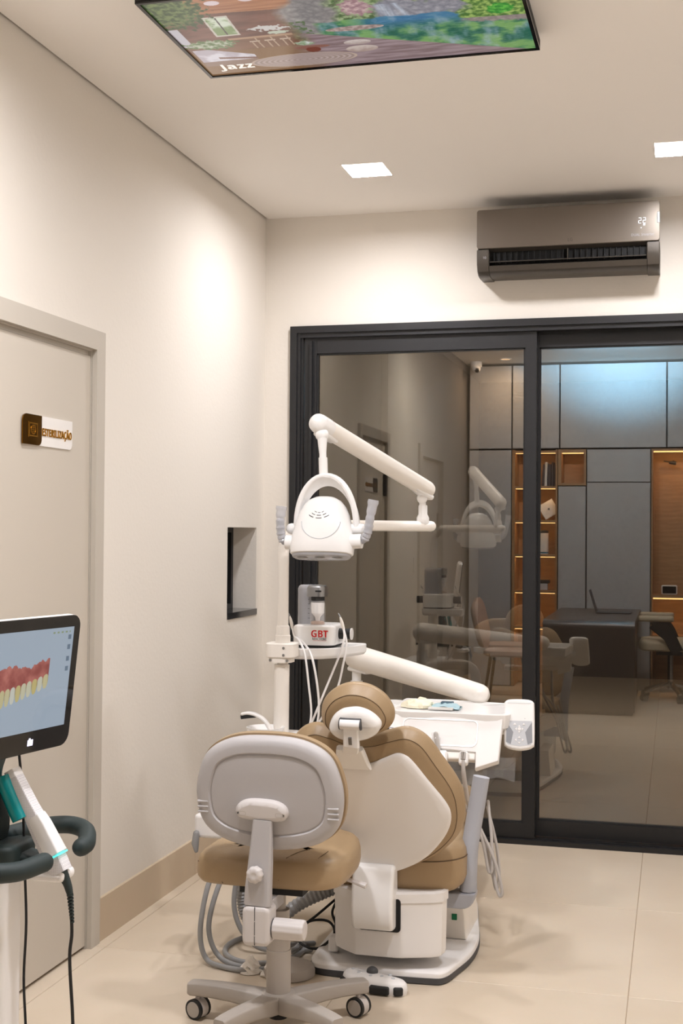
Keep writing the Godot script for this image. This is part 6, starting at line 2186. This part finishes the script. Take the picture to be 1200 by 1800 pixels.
	for s in [-1, 1]:
		m = MB.new()
		m.ribbon([c + Vector3(0.06, 0.44, 0.27 * s), c + Vector3(-0.01, 0.58, 0.27 * s), c + Vector3(-0.12, 0.70, 0.27 * s)], [0.10, 0.11, 0.16], [0.03, 0.03, 0.03], Vector3.RIGHT)
		var ar := part(m, "armrest", M.chair_black, t, 40.0)
		m = MB.new()
		m.rbox(c + Vector3(-0.12, 0.725, 0.27 * s), Vector3(0.30, 0.05, 0.07), 0.02)
		part(m, "armrest_pad", M.chair_cream, ar)
	# two shell chairs in front of the desk
	var lab := ["blush shell chair facing the desk, the one closer to the glass doors", "blush shell chair facing the desk, the one closer to the cabinets"]
	for k in 2:
		var sc := Vector3(0.62 - 0.08 * k, 0, -4.75 - 0.62 * k)
		t = thing("shell_chair", lab[k], "chair", sc, "blush shell chairs")
		m = MB.new()
		m.prism(MB.rrect(0.40, 0.42, 0.1, 5), [Vector2(0.03, 0.43), Vector2(0, 0.445), Vector2(0.005, 0.475), Vector2(0.04, 0.48)], Transform3D(Basis(Vector3.RIGHT, Vector3.BACK, Vector3.UP), sc))
		part(m, "seat", M.shell_pink, t, 60.0)
		m = MB.new()
		m.prism(MB.rrect(0.42, 0.40, 0.14, 6), [Vector2(0.03, -0.03), Vector2(0, -0.015), Vector2(0, 0.01), Vector2(0.03, 0.03)], Transform3D(Basis(Vector3(0, 0, 1), Vector3(-0.22, 0.975, 0), Vector3(-0.975, -0.22, 0)), sc + Vector3(-0.24, 0.68, 0)))
		part(m, "backrest", M.shell_pink, t, 60.0)
		for e in [[1, 1], [1, -1], [-1, 1], [-1, -1]]:
			m = MB.new()
			m.tube([sc + Vector3(0.13 * e[0], 0.44, 0.13 * e[1]), sc + Vector3(0.19 * e[0], 0.0, 0.19 * e[1])], [0.014, 0.009], 10)
			part(m, "leg", M.black_metal, t)
	# dome camera and warm downlight on the office ceiling
	t = thing("security_camera", "white dome security camera in the office ceiling corner above the grey cabinets", "security camera", Vector3(0.14, 3.07, -6.02))
	m = MB.new()
	m.lathe([Vector2(0.055, 3.0695), Vector2(0.055, 3.03), Vector2(0.05, 3.02)], Transform3D(Basis(), Vector3(0.14, 0, -6.02)), 20)
	part(m, "mount", M.white_satin, t)
	m = MB.new()
	m.ball(Vector3(0.145, 3.005, -6.0), Vector3(0.042, 0.042, 0.042), 10)
	var bl := part(m, "camera_ball", M.white_satin, t)
	m = MB.new()
	m.tube([Vector3(0.155, 2.99, -5.975), Vector3(0.16, 2.975, -5.95)], 0.02, 12)
	part(m, "camera_eye", M.screen_black, bl)
	t = thing("office_downlight", "small round warm downlight in the office ceiling in front of the cabinets", "ceiling light", Vector3(0.44, 3.07, -5.85))
	glow("downlight_glow", Color(1.0, 0.82, 0.62), 2.5)
	m = MB.new()
	m.lathe([Vector2(0.055, 3.0695), Vector2(0.055, 3.062), Vector2(0.045, 3.062), Vector2(0.045, 3.0695)], Transform3D(Basis(), Vector3(0.44, 0, -5.85)), 20)
	part(m, "rim", M.white_satin, t)
	m = MB.new()
	m.lathe([Vector2(0.045, 3.0685), Vector2(0.045, 3.065)], Transform3D(Basis(), Vector3(0.44, 0, -5.85)), 20)
	part(m, "diffuser", M.downlight_glow, t)
	area("downlight", Vector3(0.44, 3.06, -5.85), Vector3.DOWN, Vector2(0.08, 0.08), Color(1.0, 0.85, 0.68), OFFICE_WARM, t)
	# cool washer over the wide cabinet
	t = thing("wall_washer", "slim cool wall washer on the office ceiling in front of the wide overhead cabinet", "ceiling light", Vector3(1.5, 3.07, -3.7))
	glow("washer_glow", Color(0.72, 0.88, 1.0), 2.0)
	m = MB.new()
	m.box(Vector3(1.42, 2.93, -3.77), Vector3(1.58, 2.95, -3.65)); m.box(Vector3(1.49, 2.95, -3.72), Vector3(1.51, 3.0695, -3.70))
	part(m, "profile", M.black_metal, t, 20.0)
	m = MB.new()
	m.box(Vector3(1.44, 2.90, -3.765), Vector3(1.56, 2.929, -3.75))
	part(m, "diffuser", M.washer_glow, t, 20.0)
	var sl := SpotLight3D.new()
	sl.name = "washer_light"
	sl.light_color = Color(0.62, 0.86, 1.0)
	sl.light_energy = OFFICE_COOL
	sl.spot_angle = 30.0
	sl.spot_angle_attenuation = 1.0
	sl.spot_range = 12.0
	sl.light_size = 0.08
	sl.shadow_enabled = true
	t.add_child(sl)
	sl.transform = Transform3D(look(-Vector3(0.0, 0.30, -1.0)), Vector3(0.0, -0.155, -0.08))
	# second, neutral washer for the whole run of cabinets
	t = thing("long_washer", "long neutral wall washer hanging from the office ceiling facing all the grey cabinets", "ceiling light", Vector3(1.6, 3.07, -3.3))
	glow("office_glow", Color(1.0, 0.95, 0.9), 2.0)
	m = MB.new()
	m.box(Vector3(0.9, 2.97, -3.34), Vector3(2.3, 3.0, -3.26)); m.box(Vector3(1.58, 3.0, -3.31), Vector3(1.62, 3.0695, -3.29))
	part(m, "profile", M.black_metal, t, 20.0)
	m = MB.new()
	m.box(Vector3(0.92, 2.945, -3.345), Vector3(2.28, 2.9695, -3.33))
	part(m, "diffuser", M.office_glow, t, 20.0)
	area("office_light", Vector3(1.6, 2.957, -3.35), Vector3(0, -0.35, -1), Vector2(1.34, 0.024), Color(1.0, 0.96, 0.92), OFFICE_MAIN, t)

const OFFICE_WARM := 1.0
const OFFICE_COOL := 46.0
const OFFICE_MAIN := 6.0
